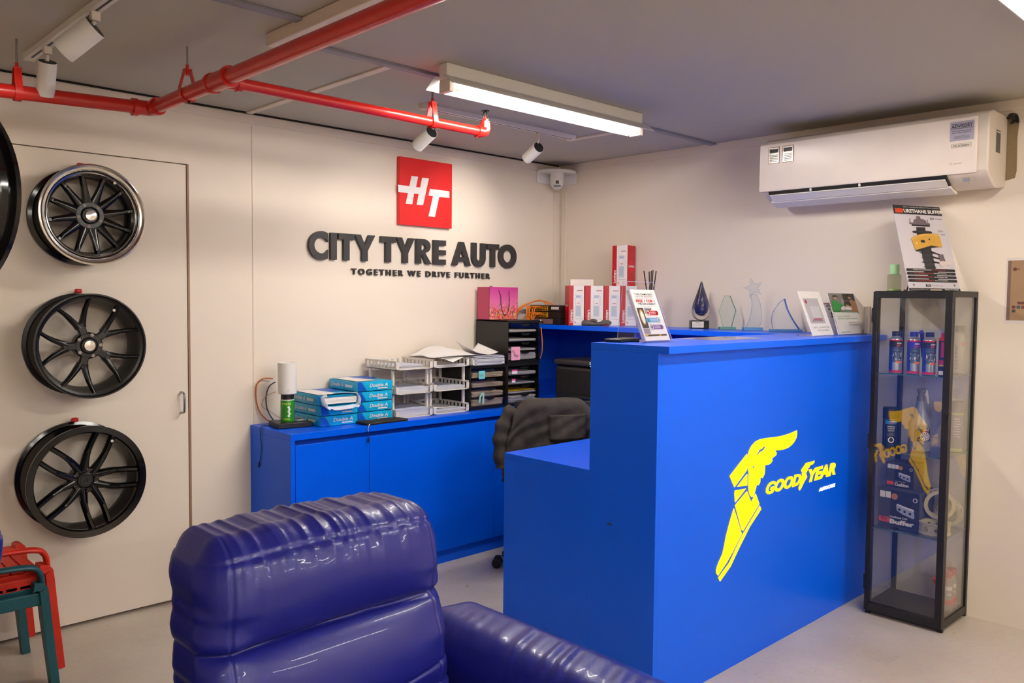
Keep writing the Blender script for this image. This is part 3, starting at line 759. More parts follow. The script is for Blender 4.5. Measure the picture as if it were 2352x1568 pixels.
# ================================================================ reception counter
XC, YC, ZT = -1.8747, -2.2818, 1.3319
YF, YB, YD, ZDK = -2.2360, -1.9203, -1.4422, 0.8384
rc = thing('reception_counter', 'tall blue reception counter with a lit yellow winged foot logo on its front', 'counter', (-1.0, -1.9, 0))
MB().box(XC, -0.004, YC, YB, ZT - 0.0265, ZT).build('counter_top', M_blue, rc, bevel=0.001, world=True)
MB().box(XC + 0.02, -0.004, YF, YF + 0.02, 0.0, ZT - 0.0267).build('front_panel', M_blue, rc, bevel=0.0008, world=True)
MB().box(XC, XC + 0.0198, YF, YB, 0.0, ZT - 0.0267).build('end_panel', M_blue, rc, bevel=0.0008, world=True)
MB().box(XC + 0.02, -0.004, YB - 0.018, YB, ZDK, ZT - 0.0267).build('inner_panel', M_blue, rc, world=True)
MB().box(XC, -0.632, YB, YD, ZDK - 0.028, ZDK).build('desk_top', M_blue, rc, bevel=0.001, world=True)
MB().box(XC, XC + 0.02, YB + 0.0002, YD, 0.0, ZDK - 0.0282).build('desk_end_panel', M_blue, rc, bevel=0.0008, world=True)
for (u, v) in ((1400, 1204),):
    p = onx(u, v, XC)
    MB().flat([(-.012, -.002), (.010, -.001), (.014, .003), (-.002, .005), (-.010, .003)], .0005, 0, face_x(XC, p.y, p.z)).build('scuff_mark', M_ink, rc, world=True)
# illuminated logo
G = MB(); YS = YF - 0.003
def gp(P): return [(lambda p: (p.x, p.z))(ony(1600 + x / 3.825, 950 + y / 3.825, YS)) for x, y in P]
Wg = [(883, 146), (884, 175), (878, 210), (860, 245), (835, 275), (805, 298), (770, 312), (730, 320), (688, 322), (705, 343), (700, 362), (685, 375), (663, 392), (668, 410), (655, 432), (632, 448), (602, 452), (602, 490), (598, 530), (580, 565), (562, 557), (560, 600), (545, 628), (530, 622), (522, 655), (510, 700), (497, 727), (486, 732), (472, 715), (462, 680), (458, 620), (460, 560), (463, 522), (450, 470), (446, 420), (452, 370), (465, 325), (485, 285), (520, 245), (560, 225), (620, 213), (700, 205), (760, 193), (820, 175), (860, 157)]
FT = [Wg, [(444, 355), (442, 497), (335, 645), (295, 547)], [(447, 528), (445, 630), (362, 641)], [(340, 675), (436, 657), (342, 776), (337, 700)],
      [(445, 681), (482, 779), (522, 703), (552, 790), (410, 1028), (400, 1020), (342, 805)],
      [(330, 832), (398, 1053), (330, 1190), (270, 1300), (190, 1421), (176, 1400), (175, 1370), (200, 1300), (232, 1230), (247, 1160), (262, 1080), (290, 970)],
      [(558, 808), (569, 838), (470, 990), (370, 1190), (300, 1340), (208, 1472), (195, 1440), (290, 1310), (400, 1075), (480, 940)]]
sg = thing('illuminated_logo', 'lit yellow winged foot sign with GOODYEAR lettering on the counter front', 'sign', (-1.1, YF, 0.65))
foot = [gp(P) for P in FT]
wingm = MB(); wingm.prism(foot[0], -YF, -YS, 0, Fy)
wingm.prism(gp([(603, 288), (597, 298), (580, 322), (555, 335), (535, 362), (527, 362), (545, 333), (552, 318), (575, 308), (588, 290)]), -YS, -YS + .0006, 1, Fy)
wingm.prism(gp([(489, 455), (503, 460), (507, 488), (500, 478)]), -YS, -YS + .0006, 1, Fy)
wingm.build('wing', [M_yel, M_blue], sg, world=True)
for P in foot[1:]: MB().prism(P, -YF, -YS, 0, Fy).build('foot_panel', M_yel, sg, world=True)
def lay(txt, bl, tr, shear, weight, m, name, hk=1.0):
    a = ony(*bl, YS); b = ony(*tr, YS)
    V, F = textm(txt, (b.z - a.z) * hk, b.x - a.x, weight=weight, shear=shear, ext=0.0025)
    MB().add(V, F, 0, face_y(a.x, YF - 0.0005, a.z)).build(name, m, sg, world=True)
q = lambda x, y: (1600 + x / 3.825, 950 + y / 3.825)
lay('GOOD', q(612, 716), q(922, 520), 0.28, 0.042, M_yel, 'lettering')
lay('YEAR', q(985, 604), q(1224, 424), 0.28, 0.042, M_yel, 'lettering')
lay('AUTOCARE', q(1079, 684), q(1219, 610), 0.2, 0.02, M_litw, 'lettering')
ax = min(p[0] for P in foot for p in P); az = min(p[1] for P in foot for p in P); bx = max(p[0] for P in foot for p in P); bz = max(p[1] for P in foot for p in P)
a = ony(*q(900, 676), YS); b = ony(*q(1037, 411), YS)
sf = MB()
for P in foot:
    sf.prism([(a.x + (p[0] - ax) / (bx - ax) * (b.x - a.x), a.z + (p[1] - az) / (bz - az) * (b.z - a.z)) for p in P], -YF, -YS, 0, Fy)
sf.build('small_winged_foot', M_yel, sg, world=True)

# ================================================================ back shelf unit along the right wall
sh = thing('back_counter', 'blue back counter with a raised shelf along the right wall', 'counter', (-0.3, -1.1, 0))
MB().box(-0.4206, -0.004, YB + 0.0005, -0.004, ZT - 0.027, ZT).build('raised_shelf', M_blue, sh, bevel=0.001, world=True)
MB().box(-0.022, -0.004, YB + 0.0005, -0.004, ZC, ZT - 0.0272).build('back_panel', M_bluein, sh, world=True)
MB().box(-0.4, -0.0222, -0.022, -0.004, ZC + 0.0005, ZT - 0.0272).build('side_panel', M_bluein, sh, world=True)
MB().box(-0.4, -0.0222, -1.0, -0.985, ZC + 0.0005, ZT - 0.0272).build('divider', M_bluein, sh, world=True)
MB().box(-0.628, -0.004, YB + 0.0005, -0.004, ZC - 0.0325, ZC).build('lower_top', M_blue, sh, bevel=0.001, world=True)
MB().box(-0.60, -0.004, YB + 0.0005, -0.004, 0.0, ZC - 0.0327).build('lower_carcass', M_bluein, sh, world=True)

# ================================================================ printer
pr = thing('printer', 'black office printer in the niche under the raised shelf', 'printer', (-0.28, -0.66, ZC))
MB().box(-0.50, -0.10, -0.88, -0.44, ZC + 0.0005, 1.085).build('body', mat('printer_black', (34, 32, 31), 0.35), pr, bevel=0.022, seg=3, world=True)
MB().box(-0.505, -0.095, -0.885, -0.435, 1.087, 1.125).build('scanner_lid', mat('printer_lid', (48, 45, 43), 0.4), pr, bevel=0.014, seg=3, world=True)
m = MB()
for k, (dx, dz) in enumerate([(0, 0), (.018, 0), (.0, -.016), (.018, -.018), (.036, -.01), (.004, -.04)]):
    fr = face_x(-0.5062, -0.735 - dx * .6, 1.117 + dz * .55)
    m.rect(0, .008, -.003, .002, .0003, 0, fr)
m.build('buttons', mat('button_light', (170, 190, 200), 0.4, emit=(0.6, 0.8, 0.9), estr=0.6), pr, world=True)
MB().prism([(-0.56, -0.78), (-0.505, -0.80), (-0.505, -0.56), (-0.56, -0.56)], 0.90, 0.912).build('output_tray', M_black, pr, bevel=.003, world=True)

# ================================================================ office chair and jacket
oc = thing('office_chair', 'black swivel office chair behind the counter under a dark jacket', 'office chair', (-1.0, -0.9, 0), math.radians(-43.9))
a0 = math.radians(127.7 + 43.9)
st = MB()
for k in range(5):
    a = a0 + k * 2 * math.pi / 5
    m = MB().tube([(0.03 * math.cos(a), 0.03 * math.sin(a), .115), (.27 * math.cos(a), .27 * math.sin(a), .075)], [.026, .017], 10)
    m.build('base_arm', M_black, oc)
    c = MB(); ux, uy = -math.sin(a), math.cos(a)
    for s in (-1, 1):
        p = Vector((.30 * math.cos(a), .30 * math.sin(a), .029)); u = Vector((ux, uy, 0))
        c.cyl(p + u * s * .008, p + u * s * .026, .028, 20)
    c.box(-.016, .016, -.012, .012, .045, .066, 0, Matrix.Translation((.295 * math.cos(a), .295 * math.sin(a), 0)) @ Matrix.Rotation(a, 4, 'Z'))
    c.build('castor', M_black, oc)
MB().cyl((0, 0, .09), (0, 0, .26), .032, 20).cyl((0, 0, .26), (0, 0, .43), .018, 20).build('column', M_black, oc)
V, F = rbox(.47, .47, .08, .035, 16, 16, 6, lambda p, n: .008 * (1 - (p.x / .235) ** 2) * (1 - (p.y / .235) ** 2) * (n.z > .5))
MB().add(V, F, 0, Matrix.Translation((0, 0.02, .43))).build('seat', mat('seat_fabric', (30, 29, 30), 0.85, bump=.3, bscale=300), oc)
V, F = rbox(.42, .045, .42, .02, 20, 4, 20)
V = [(x, y + .10 * (x / .21) ** 2 * .4, z) for x, y, z in V]
MB().add(V, F, 0, Matrix.Translation((0, -.205, .545))).build('backrest', mat('mesh_back', (26, 26, 27), 0.8), oc)
MB().tube(catmull([(0, 0.0, .43), (0, -.20, .44), (0, -.235, .50), (0, -.232, .60)], 5), .018, 10).build('back_bar', M_black, oc)
# jacket : draped sheet around the backrest
jk = thing('jacket', 'dark charcoal jacket draped over the back of the office chair', 'jacket', (-1.0, -0.9, .6), math.radians(-43.9))
rnd = random.Random(3)
def fold(x, z):
    return .006 * math.sin(38 * x + 9 * math.sin(11 * z)) + .005 * math.sin(21 * x - 17 * z + 1.3) + .003 * math.sin(73 * x + 30 * z)
def sheet(z_bot_f, z_bot_b, y0, y1, ztop, wtop, wbot, n=56, k=64, ripple=1.0):
    V = []; F = []
    Lf = ztop - z_bot_f; Lb = ztop - z_bot_b; half = (y1 - y0) / 2; cy = (y0 + y1) / 2
    tot = Lf + Lb + math.pi * half
    for i in range(k + 1):
        s = tot * i / k
        if s < Lf - half: y, z, nn = y0, z_bot_f + s, -1
        elif s < Lf - half + math.pi * half:
            a = (s - (Lf - half)) / half; y, z, nn = cy - half * math.cos(a), ztop - half + half * math.sin(a), -math.cos(a)
        else:
            y, z, nn = y1, ztop - half - (s - (Lf - half + math.pi * half)), 1
        f = max(0, min(1, (ztop - z) / .36)); hw = wtop + (wbot - wtop) * f ** .7
        for j in range(n + 1):
            t = -1 + 2 * j / n; x = hw * t
            drop = .075 * max(0, (abs(t) - .55) / .45) ** 2
            amp = ripple * (0.3 + f)
            yy = y + (fold(x, z) * amp + .03 * (x / .24) ** 2 * (1 if nn > 0 else .25)) * (1 if nn >= 0 else -1) * (abs(nn)) + .012 * max(0, abs(t) - .8) * nn
            V.append((x + .004 * math.sin(40 * z + 3 * t), yy, z - drop * (1 - .6 * f) + .003 * math.sin(26 * x)))
    for i in range(k):
        for j in range(n):
            F.append((i * (n + 1) + j, i * (n + 1) + j + 1, (i + 1) * (n + 1) + j + 1, (i + 1) * (n + 1) + j))
    return V, F
Mj = mat('jacket_cloth', (52, 46, 42), 0.85, var=0.08, nscale=30, bump=.35, bscale=160)
V, F = sheet(.60, .66, -.262, -.150, .983, .205, .272)
o = MB().add([(x, y, z - .6) for x, y, z in V], F).build('body', Mj, jk, ang=80)
o.modifiers.new('thickness', 'SOLIDIFY').thickness = .004
m = MB()
def patch(P0, x0, x1, z0, z1, y, n=14, bulge=.01):
    V = []; F = []
    for i in range(n + 1):
        for j in range(n + 1):
            fx, fz = j / n, i / n; x = x0 + (x1 - x0) * fx; z = z0 + (z1 - z0) * fz
            V.append((x, y - bulge * math.sin(math.pi * fx) * (1 - fz) - .5 * fold(x * 1.4, z) - .004, z + .006 * math.sin(9 * x)))
    for i in range(n):
        for j in range(n): F.append((i * (n + 1) + j, i * (n + 1) + j + 1, (i + 1) * (n + 1) + j + 1, (i + 1) * (n + 1) + j))
    return V, F
V, F = patch(0, -.03, .16, .775, .90, -.272, bulge=.03)
o = MB().add([(x, y, z - .6) for x, y, z in V], F).build('hood_flap', Mj, jk, ang=80); o.modifiers.new('thickness', 'SOLIDIFY').thickness = .004
for s in (-1, 1):
    pth = catmull([(s * .215, -.20, .93), (s * .262, -.215, .84), (s * .275, -.225, .74), (s * .262, -.235, .62)], 8)
    mm = MB().tube([(p.x, p.y, p.z - .6) for p in pth], [.03 + .010 * math.sin(i * .55) ** 2 + .012 * min(1, i / 12) for i in range(len(pth))], 14)
    mm.build('sleeve', Mj, jk, ang=80)

# ================================================================ showcase
XS, YN, YFAR, XB, ZS = -0.3261, -2.7004, -2.3499, -0.004, 1.55
sc = thing('display_cabinet', 'tall black framed glass display cabinet beside the counter', 'display cabinet', (-0.165, -2.525, 0))
MB().box(XS, XB, YN, YFAR, ZS - 0.003, ZS).box(XS, XS + .02, YN + .0222, YFAR - .0222, ZS - .028, ZS - .0032).box(XB - .02, XB, YN + .0222, YFAR - .0202, ZS - .028, ZS - .0032).box(XS + .0202, XB - .0202, YN, YN + .02, ZS - .028, ZS - .0032).box(XS + .0202, XB - .0202, YFAR - .02, YFAR, ZS - .028, ZS - .0032).build('top_panel', M_blackm, sc, bevel=.001, world=True)
MB().box(XS + .0202, XB - .0202, YN + .001, YFAR - .001, 0.012, 0.05).box(XS + .001, XS + .020, YN + .0222, YFAR - .0222, 0.012, 0.05).build('base_panel', M_blackm, sc, bevel=.001, world=True)
for (x, y) in ((XS, YN), (XS, YFAR - .022), (XB - .02, YN), (XB - .02, YFAR - .02)):
    MB().box(x, x + .020, y, y + .022 if x < -.2 else y + .020, 0.0, ZS - .0032).build('post', M_blackm, sc, bevel=.001, world=True)
dd = MB()
dd.box(XS - .016, XS - .002, YN, YN + .030, .02, ZS - .004).box(XS - .016, XS - .002, YFAR - .022, YFAR, .02, ZS - .004)
dd.box(XS - .016, XS - .002, YN + .030, YFAR - .022, ZS - .034, ZS - .004).box(XS - .016, XS - .002, YN + .030, YFAR - .022, .02, .062)
dob = dd.build('door_frame', M_blackm, sc, bevel=.001, world=True)
MB().box(XS - .010, XS - .006, YN + .030, YFAR - .022, .062, ZS - .034).build('door_glass', M_glass, sc, world=True)
kp = onx(2177, 951, XS - .016)
MB().cyl((XS - .016, YN + .012, kp.z), (XS - .03, YN + .012, kp.z), .009, 16, 0).build('knob', M_black, sc, world=True)
MB().box(XS + .020, XB - .02, YN + .006, YN + .010, .05, ZS - .028).build('side_glass', M_glass, sc, world=True)
MB().box(XS + .020, XB - .02, YFAR - .010, YFAR - .006, .05, ZS - .028).build('side_glass', M_glass, sc, world=True)
MB().box(XB - .010, XB - .006, YN + .022, YFAR - .020, .05, ZS - .028).build('back_glass', M_glass, sc, world=True)
SZ = (1.1625, 0.796, 0.4235)
M_gedge = mat('glass_edge', (70, 100, 96), 0.2)
for z in SZ:
    m = MB().box(XS + .003, XB - .012, YN + .012, YFAR - .012, z - .005, z - .0004)
    m.box(XS + .001, XS + .003, YN + .012, YFAR - .012, z - .005, z, 1).box(XS + .003, XB - .012, YN + .0112, YN + .012, z - .005, z, 1)
    m.build('glass_shelf', [M_glass, M_gedge], sc, world=True)
for z in (1.40, .80, .12):
    MB().box(XS - .014, XS - .004, YFAR, YFAR + .006, z, z + .07).build('hinge', M_blackm, sc, world=True)

# ================================================================ blue leather armchairs
def armchair(label, loc, rz):
    t = thing('armchair', label, 'armchair', loc, rz)
    w, d, h, z0 = .605, .215, .690, .325
    R = random.Random(5); ph = [R.uniform(0, 6.28) for _ in range(30)]
    def gath(x):
        a = 72 * x + ph[0] + 1.9 * math.sin(17 * x + ph[3]); b = 127 * x + ph[1] + 1.5 * math.sin(29 * x)
        return (1 - 2 * abs(math.sin(a / 2)) ** .8) * .6 + (1 - 2 * abs(math.sin(b / 2)) ** .9) * .4 + math.sin(211 * x + ph[2]) * .12
    def disp(p, n):
        x, y, z = p.x, p.y, p.z
        front = max(0.0, -n.y); side = abs(n.x); f = max(front, side * .8, max(0, n.y) * .2)
        zc = .470; zl = .300
        o = 0.0
        ex = (x / (w / 2))
        # pillow bulges
        if z > zc: q = (z - zc) / (h - zc); o += .052 * max(0, math.sin(math.pi * min(1, .06 + q ** 1.15 * .86))) ** .9 * front * (1 - abs(ex) ** 4)
        elif z > zl - .04: q = (z - (zl - .04)) / (zc - zl + .04); o += .036 * max(0, math.sin(math.pi * min(1, max(0, q)))) ** .6 * front * (1 - abs(ex) ** 4)
        else: o += .012 * front
        crease = math.exp(-abs(z - zc - .006 * math.sin(5 * x)) / .009)
        o -= .026 * crease * front + .007 * crease * side
        crease2 = math.exp(-((z - (.275 + .05 * ex)) / .0045) ** 2)
        o -= .006 * crease2 * front
        # gathers below the top seam and above it
        zs = h - .045
        seam = math.exp(-((z - zs) / .0035) ** 2) * front
        o -= .005 * seam
        g = gath(x)
        below = math.exp(-max(0, zs - z) / (.036 + .018 * math.sin(23 * x + ph[5]))) if z < zs else 0
        o += .0048 * g * below * front
        if z >= zs: o += .0050 * gath(x * 1.05 + .01) * (1 - .5 * abs(ex))
        # gusset seam near the sides
        for s in (-1, 1):
            sx = s * (w / 2 - .052)
            o -= .0045 * math.exp(-((x - sx) / .0028) ** 2) * front
            o += .004 * math.sin(70 * z + ph[6] * s) * math.exp(-((x - sx * .97) / .03) ** 2) * front * (0.3 + math.exp(-((z - zc) / .07) ** 2))
        # side creases and pinching near the main crease
        for k in range(6):
            zz = zc + (-.062 + k * .024)
            o += .0045 * math.sin((z - zz) * 120 + k) * math.exp(-((z - zz) / .02) ** 2) * (abs(ex) ** 5)
        o += .004 * math.sin(60 * z + ph[7]) * side
        return o
    V, F = rbox(w, d, h, .062, 220, 34, 190, disp)
    def lean(v):
        x, y, z = v
        k = z / h
        sc = 1.0 - .045 * max(0, k - .72) / .28
        if z < zl_pinch + .02 and z > zl_pinch - .02: pass
        return (x * sc, y + .15 * z, z * (1 - .02 * (x / .31) ** 2))
    zl_pinch = .47
    V = [lean(v) for v in V]
    MB().add(V, F, 0, Matrix.Translation((0, .10, z0))).build('backrest', M_leather, t, ang=180)
    def seatd(p, n):
        return .02 * max(0, n.z) * (1 - (p.x / .29) ** 4) * (1 - (p.y / .3) ** 4) + .002 * math.sin(60 * p.x) * max(0, -n.y)
    V, F = rbox(.575, .60, .17, .06, 40, 40, 16, seatd)
    MB().add(V, F, 0, Matrix.Translation((0, -.235, .285))).build('seat_cushion', M_leather, t, ang=180)
    for s in (-1, 1):
        def armd(p, n, s=s):
            o = .010 * max(0, n.z) * math.cos(p.x / .13)
            y = p.y - .35 * p.x * s
            g = (1 - 2 * abs(math.sin(48 * y + ph[9] + 1.5 * math.sin(15 * y)))) * .6 + math.sin(150 * y + ph[10] + 2 * math.sin(21 * y)) * .4
            up = max(0, n.z) ** .5
            o += .0034 * g * (math.exp(-((p.x + .02 * s) / .075) ** 2)) * up * (0.25 + .75 * min(1, max(0, (.30 - p.y) / .25)))
            o += .004 * math.sin(50 * p.x + 3) * max(0, n.y) * (p.z > .3)
            return o
        V, F = rbox(.235, .86, .52, .085, 34, 130, 50, armd)
        V = [(x, y, z - .03 * max(0, (-y - .1)) ) for x, y, z in V]
        MB().add(V, F, 0, Matrix.Translation((s * .445, -.150, .145))).build('armrest', M_leather, t, ang=180)
    V, F = rbox(.62, .74, .20, .03, 10, 10, 6)
    MB().add(V, F, 0, Matrix.Translation((0, -.17, .085))).build('base', M_leather, t, ang=60)
    for sx in (-1, 1):
        for sy in (-.55, .14):
            MB().cyl((sx * .44, sy, 0), (sx * .44, sy, .1), .022, 16, 0, .028).build('leg', M_black, t)
    return t
armchair('blue leather armchair with a gathered headrest in the foreground', (-3.335, -2.535, 0), 0.0)
armchair('blue leather armchair cut off at the left edge beside the stacked chairs', (-4.155, -1.68, 0), math.radians(-90))

# ================================================================ stacked metal chairs
def stack_chair(label, loc, col, rz=0.0):
    t = thing('metal_chair', label, 'chair', loc, rz)
    mm = col; hw = .190; fl = .222
    def leg(sx, sy, top=.40):
        p = catmull([(sx * (hw - .035), sy * (.19 - (.03 if sy > 0 else 0)), top), (sx * (hw - .008), sy * .19, top - .006), (sx * hw, sy * .192, top - .035), (sx * (hw + .012), sy * .197, .22), (sx * fl, sy * .205, 0)], 6)
        V = []; F = []
        for i, q in enumerate(p):
            f = max(0, (top - q.z) / top); wv = .034 - .012 * f; tv = .015
            tdir = (p[min(i + 1, len(p) - 1)] - p[max(i - 1, 0)]).normalized()
            nrm = Vector((tdir.z, 0, -tdir.x)).normalized() * sx
            if tdir.z > 0: nrm = -nrm
            ydir = Vector((0, 1, 0))
            for a, b in ((-1, -1), (1, -1), (1, 1), (-1, 1)):
                V.append(q + ydir * a * wv + nrm * b * tv)
            V[-1] = V[-1]
        for i in range(len(p) - 1):
            for j in range(4): F.append((i * 4 + j, i * 4 + (j + 1) % 4, (i + 1) * 4 + (j + 1) % 4, (i + 1) * 4 + j))
        F.append((3, 2, 1, 0)); n = (len(p) - 1) * 4; F.append((n, n + 1, n + 2, n + 3))
        MB().add(V, F).build('leg', mm, t, bevel=.0015)
    for sx in (-1, 1):
        for sy in (-1, 1): leg(sx, sy)
    # back loop
    zt = .478
    p = catmull([(hw + .004, -.188, .30), (hw - .002, -.195, .40), (hw - .014, -.205, .452), (hw - .055, -.212, zt), (0, -.216, zt + .008),
                 (-hw + .055, -.212, zt), (-hw + .014, -.205, .452), (-hw + .002, -.195, .40), (-hw - .004, -.188, .30)], 8)
    MB().tube(p, (.020, .011), 12, 0, flat=(0, 1, 0)).build('backrest', mm, t)
    a = MB().box(-hw, hw, -.214, -.190, .325, .375); a.build('rear_rail', mm, t, bevel=.004)
    s = MB()
    for k in range(7):
        x = -.160 + k * .046
        s.box(x, x + .041, -.180, .185, .388, .404)
    s.box(-.162, .162, -.182, .187, .366, .3878)
    s.build('seat', mm, t, bevel=.003)
    return t
M_teal = mat('teal_paint', (18, 78, 88), 0.4, var=.15, nscale=18)
M_redw = mat('red_worn_paint', (204, 40, 20), 0.42, var=.25, nscale=16, bump=.2, bscale=50)
stack_chair('teal metal chair at the bottom of the stack by the door', (-3.620, -.352, 0), M_teal)
stack_chair('worn red metal chair stacked on the teal chair by the door', (-3.592, -.318, .0535), M_redw)
# ================================================================ worktop objects
C_cy = mat('wrap_cyan', (20, 178, 226), 0.32, var=.10, nscale=14, coat=.3)
C_cyd = mat('wrap_blue', (16, 84, 196), 0.35, var=.2, nscale=22)
C_navy = mat('wrap_navy', (28, 52, 150), 0.35)
def ream(label, x, y, z, w=.222, d=.285, h=.0535, opened=False, group=None, rz=0.0):
    t = thing('paper_ream', label, 'paper ream', (x, y, z), rz, group)      # x,y = centre of the pack
    V, F = rbox(w, d, h - .001, .006, 10, 10, 4, lambda p, n: .0006 * math.sin(90 * p.x + 60 * p.y))
    m = MB().add(V, F)
    yf = -d / 2 - .0012; fy = face_y(-w / 2, yf, 0)
    # folded wrapper flaps on the short end
    m.flat([(.004, .004), (.0, h * .95), (.020, h * .95), (.052, .004)], .0004, 1, fy)
    m.tube([(-w / 2 + .022, yf - .0008, h * .96), (-w / 2 + .055, yf - .0008, .003)], .0007, 4, 2)
    m.rect(-w / 2 + .01, w / 2 - .004, -d / 2 + .13, d / 2 - .004, h + .0006, 1)
    m.flat([(-w / 2 + .008, -d / 2 + .02), (w / 2 - .09, -d / 2 + .02), (w / 2 - .12, d / 2 - .02), (-w / 2 + .01, d / 2 - .02)], h + .0009, 3)
    if opened:
        m.F, m.V, m.M = m.F, m.V, m.M
    o = m.build('wrapper', [C_cy, C_cyd, C_navy, M_signwhite], t)
    lt = MB()
    if not opened:
        V, F = textm('Double A', .019, .118, weight=.02, shear=.2)
        lt.add(V, F, 0, fy @ Matrix.Translation((.072, .021, .0012))); lt.rect(.125, .188, .010, .0165, .001, 0, fy)
    fx = face_x(-w / 2 - .0012, d / 2, 0)
    V, F = textm('Double A', .019, .118, weight=.02, shear=.2)
    lt.add(V, F, 0, fx @ Matrix.Translation((.03, .018, .0008))); lt.rect(.165, .235, .018, .032, .0006, 0, fx)
    lt.build('lettering', M_signwhite, t)
    if opened:
        R = random.Random(2)
        # torn flaring mouth of the wrapper
        ins = []; out = []
        n = 48
        for i in range(n):
            a = 2 * math.pi * i / n; ca, sa = math.cos(a), math.sin(a)
            ex = (abs(ca) ** .35) * (1 if ca > 0 else -1); ez = (abs(sa) ** .45) * (1 if sa > 0 else -1)
            ins.append((ex * (w / 2 - .004), -d / 2 + .02, h / 2 + ez * (h / 2 - .002)))
            rr = .003 * math.sin(9 * a) + R.uniform(-.002, .002)
            drop = .010 if sa < -.3 else 0
            out.append((ex * (w / 2 - .012 + rr) + .004, -d / 2 - .052 + (.014 if sa > 0 else -.004) + rr, h / 2 + ez * (h / 2 + .010) + rr - drop * .9))
        mid = [((a[0] + b[0]) / 2 * 1.02, (a[1] + b[1]) / 2, (a[2] + b[2]) / 2 + .002) for a, b in zip(ins, out)]
        V = ins + mid + out; F = []
        for j in range(2):
            for i in range(n): F.append((j * n + i, j * n + (i + 1) % n, (j + 1) * n + (i + 1) % n, (j + 1) * n + i))
        o = MB().add(V, F).build('torn_end', mat('torn_wrap', (214, 220, 236), .5, var=.06, nscale=40), t)
        so = o.modifiers.new('thickness', 'SOLIDIFY'); so.thickness = .0012
        o.data.materials.append(C_cy)
        for p in o.data.polygons:
            p.material_index = 0 if p.index >= n else 1
        m = MB()
        for k in range(12):
            dx = R.uniform(-.002, .002); m.box(-w / 2 + .01 + dx, w / 2 - .012 + dx, -d / 2 - .020 + R.uniform(-.003, .003), -d / 2 + .06, .008 + k * .0026, .0104 + k * .0026)
        m.build('sheets', M_paper, t)
    return t
ZR = ZC + .0004
gx = -1.755; gxl = -1.979
ream('blue and cyan paper ream, topmost of the right stack of four', gx, -.165, ZR + 3 * .0543)
ream('blue and cyan paper ream, second from the top of the right stack', gx - .002, -.165, ZR + 2 * .0543)
ream('blue and cyan paper ream, third from the top of the right stack', gx + .001, -.163, ZR + .0543)
ream('blue and cyan paper ream, bottom of the right stack of four', gx, -.165, ZR)
ream('torn open cyan paper ream with white sheets showing, top of the left stack', gxl - .006, -.168, ZR + 2 * .0543, opened=True, rz=-.03)
ream('crumpled blue paper ream in the middle of the left stack', gxl, -.168, ZR + .0543)
ream('blue and cyan paper ream, bottom of the left stack of three', gxl, -.168, ZR)

# router box, can, white cylinder
rt = thing('router', 'flat black router box at the left end of the blue worktop', 'router', (-2.20, -.17, ZR))
m = MB().prism([(-2.289, -.238), (-2.108, -.262), (-2.100, -.120), (-2.262, -.090)], ZR, ZR + .027)
m.build('case', M_black, rt, bevel=.004, world=True)
MB().prism([(-2.15, -.20), (-2.110, -.20), (-2.114, -.165), (-2.160, -.165)], ZR + .0272, ZR + .028).build('sticker', M_signwhite, rt, world=True)
cn = thing('spray_can', 'green tyre care can holding up the white cylinder', 'spray can', (-2.199, -.17, ZR + .0275))
m = MB().lathe([(.0335, .0), (.034, .003), (.034, .105), (.0325, .110)], 40, 0)
m.build('can_body', mat('can_green', (40, 138, 30), .3, coat=.3), cn)
MB().lathe([(.0325, .110), (.0325, .136), (.028, .138)], 36, 0).build('cap', M_black, cn)
MB().lathe([(.0345, .108), (.0345, .1115)], 40, 0).build('rim', M_signwhite, cn)
def wrap_text(txt, r, ac, z, h, w, m, mb, **kw):
    V, F = textm(txt, h, w, **kw)
    V2 = []
    for x, y, q in V:
        a = ac + (x - w / 2) / r
        V2.append((r * math.cos(a), r * math.sin(a), z + y))
    mb.add(V2, F, m)
ca = math.atan2(-.69, -.72) + .05
m = MB(); wrap_text('TYRE FIX', .0346, ca + .15, .085, .010, .05, 0, m, weight=.03, shear=.3); wrap_text('TYREFIX', .0346, ca + .15, .010, .006, .035, 0, m, weight=.03)
m.build('lettering', mat('print_lime', (214, 226, 90), .4), cn)
m = MB(); R = random.Random(4)
for k in range(5):
    a = ca + .45 + .10 * (k % 2); z = .028 + k * .011
    pts = [(.0347 * math.cos(a + dx / .034), .0347 * math.sin(a + dx / .034), z + dz) for dx, dz in ((-.006, 0), (0, -.006), (.007, -.001), (.003, .008), (-.004, .006))]
    m.add(pts, [(0, 1, 2, 3, 4)], 0)
m.build('printed_picture', M_signwhite, cn)
cyl = thing('air_freshener', 'plain white cylinder standing on the green can', 'cylinder', (-2.199, -.17, ZR + .1665))
MB().lathe([(.043, 0), (.0465, .003), (.0475, .158), (.044, .161), (.040, .160), (.0395, .150), (.0001, .150)], 48).build('shell', M_white, cyl)
m = MB(); wrap_text('o', .0470, ca + .35, .018, .005, .010, 0, m); m.build('mark', M_inkg, cyl)
def cable(label, pts, r, mt_, name='cable', n=10):
    return tag(MB().tube(catmull(pts, n), r, 8).build(name, mt_), label, 'cable')
M_or = mat('cable_orange', (236, 126, 24), .45); M_ord = mat('cable_rust', (190, 92, 28), .45)
cable('orange cable looping up the wall beside the white cylinder', [(-2.20, -.02, 1.068), (-2.25, -.015, 1.07), (-2.285, -.012, 1.04), (-2.29, -.012, .97), (-2.275, -.02, .90), (-2.245, -.05, .856), (-2.225, -.078, .848)], .0035, M_ord)
cable('dark cable curving behind the white cylinder', [(-2.19, -.03, 1.05), (-2.218, -.02, 1.03), (-2.235, -.015, .98), (-2.232, -.02, .91), (-2.215, -.05, .856), (-2.205, -.078, .848)], .003, mat('cable_dark', (30, 50, 60), .45))
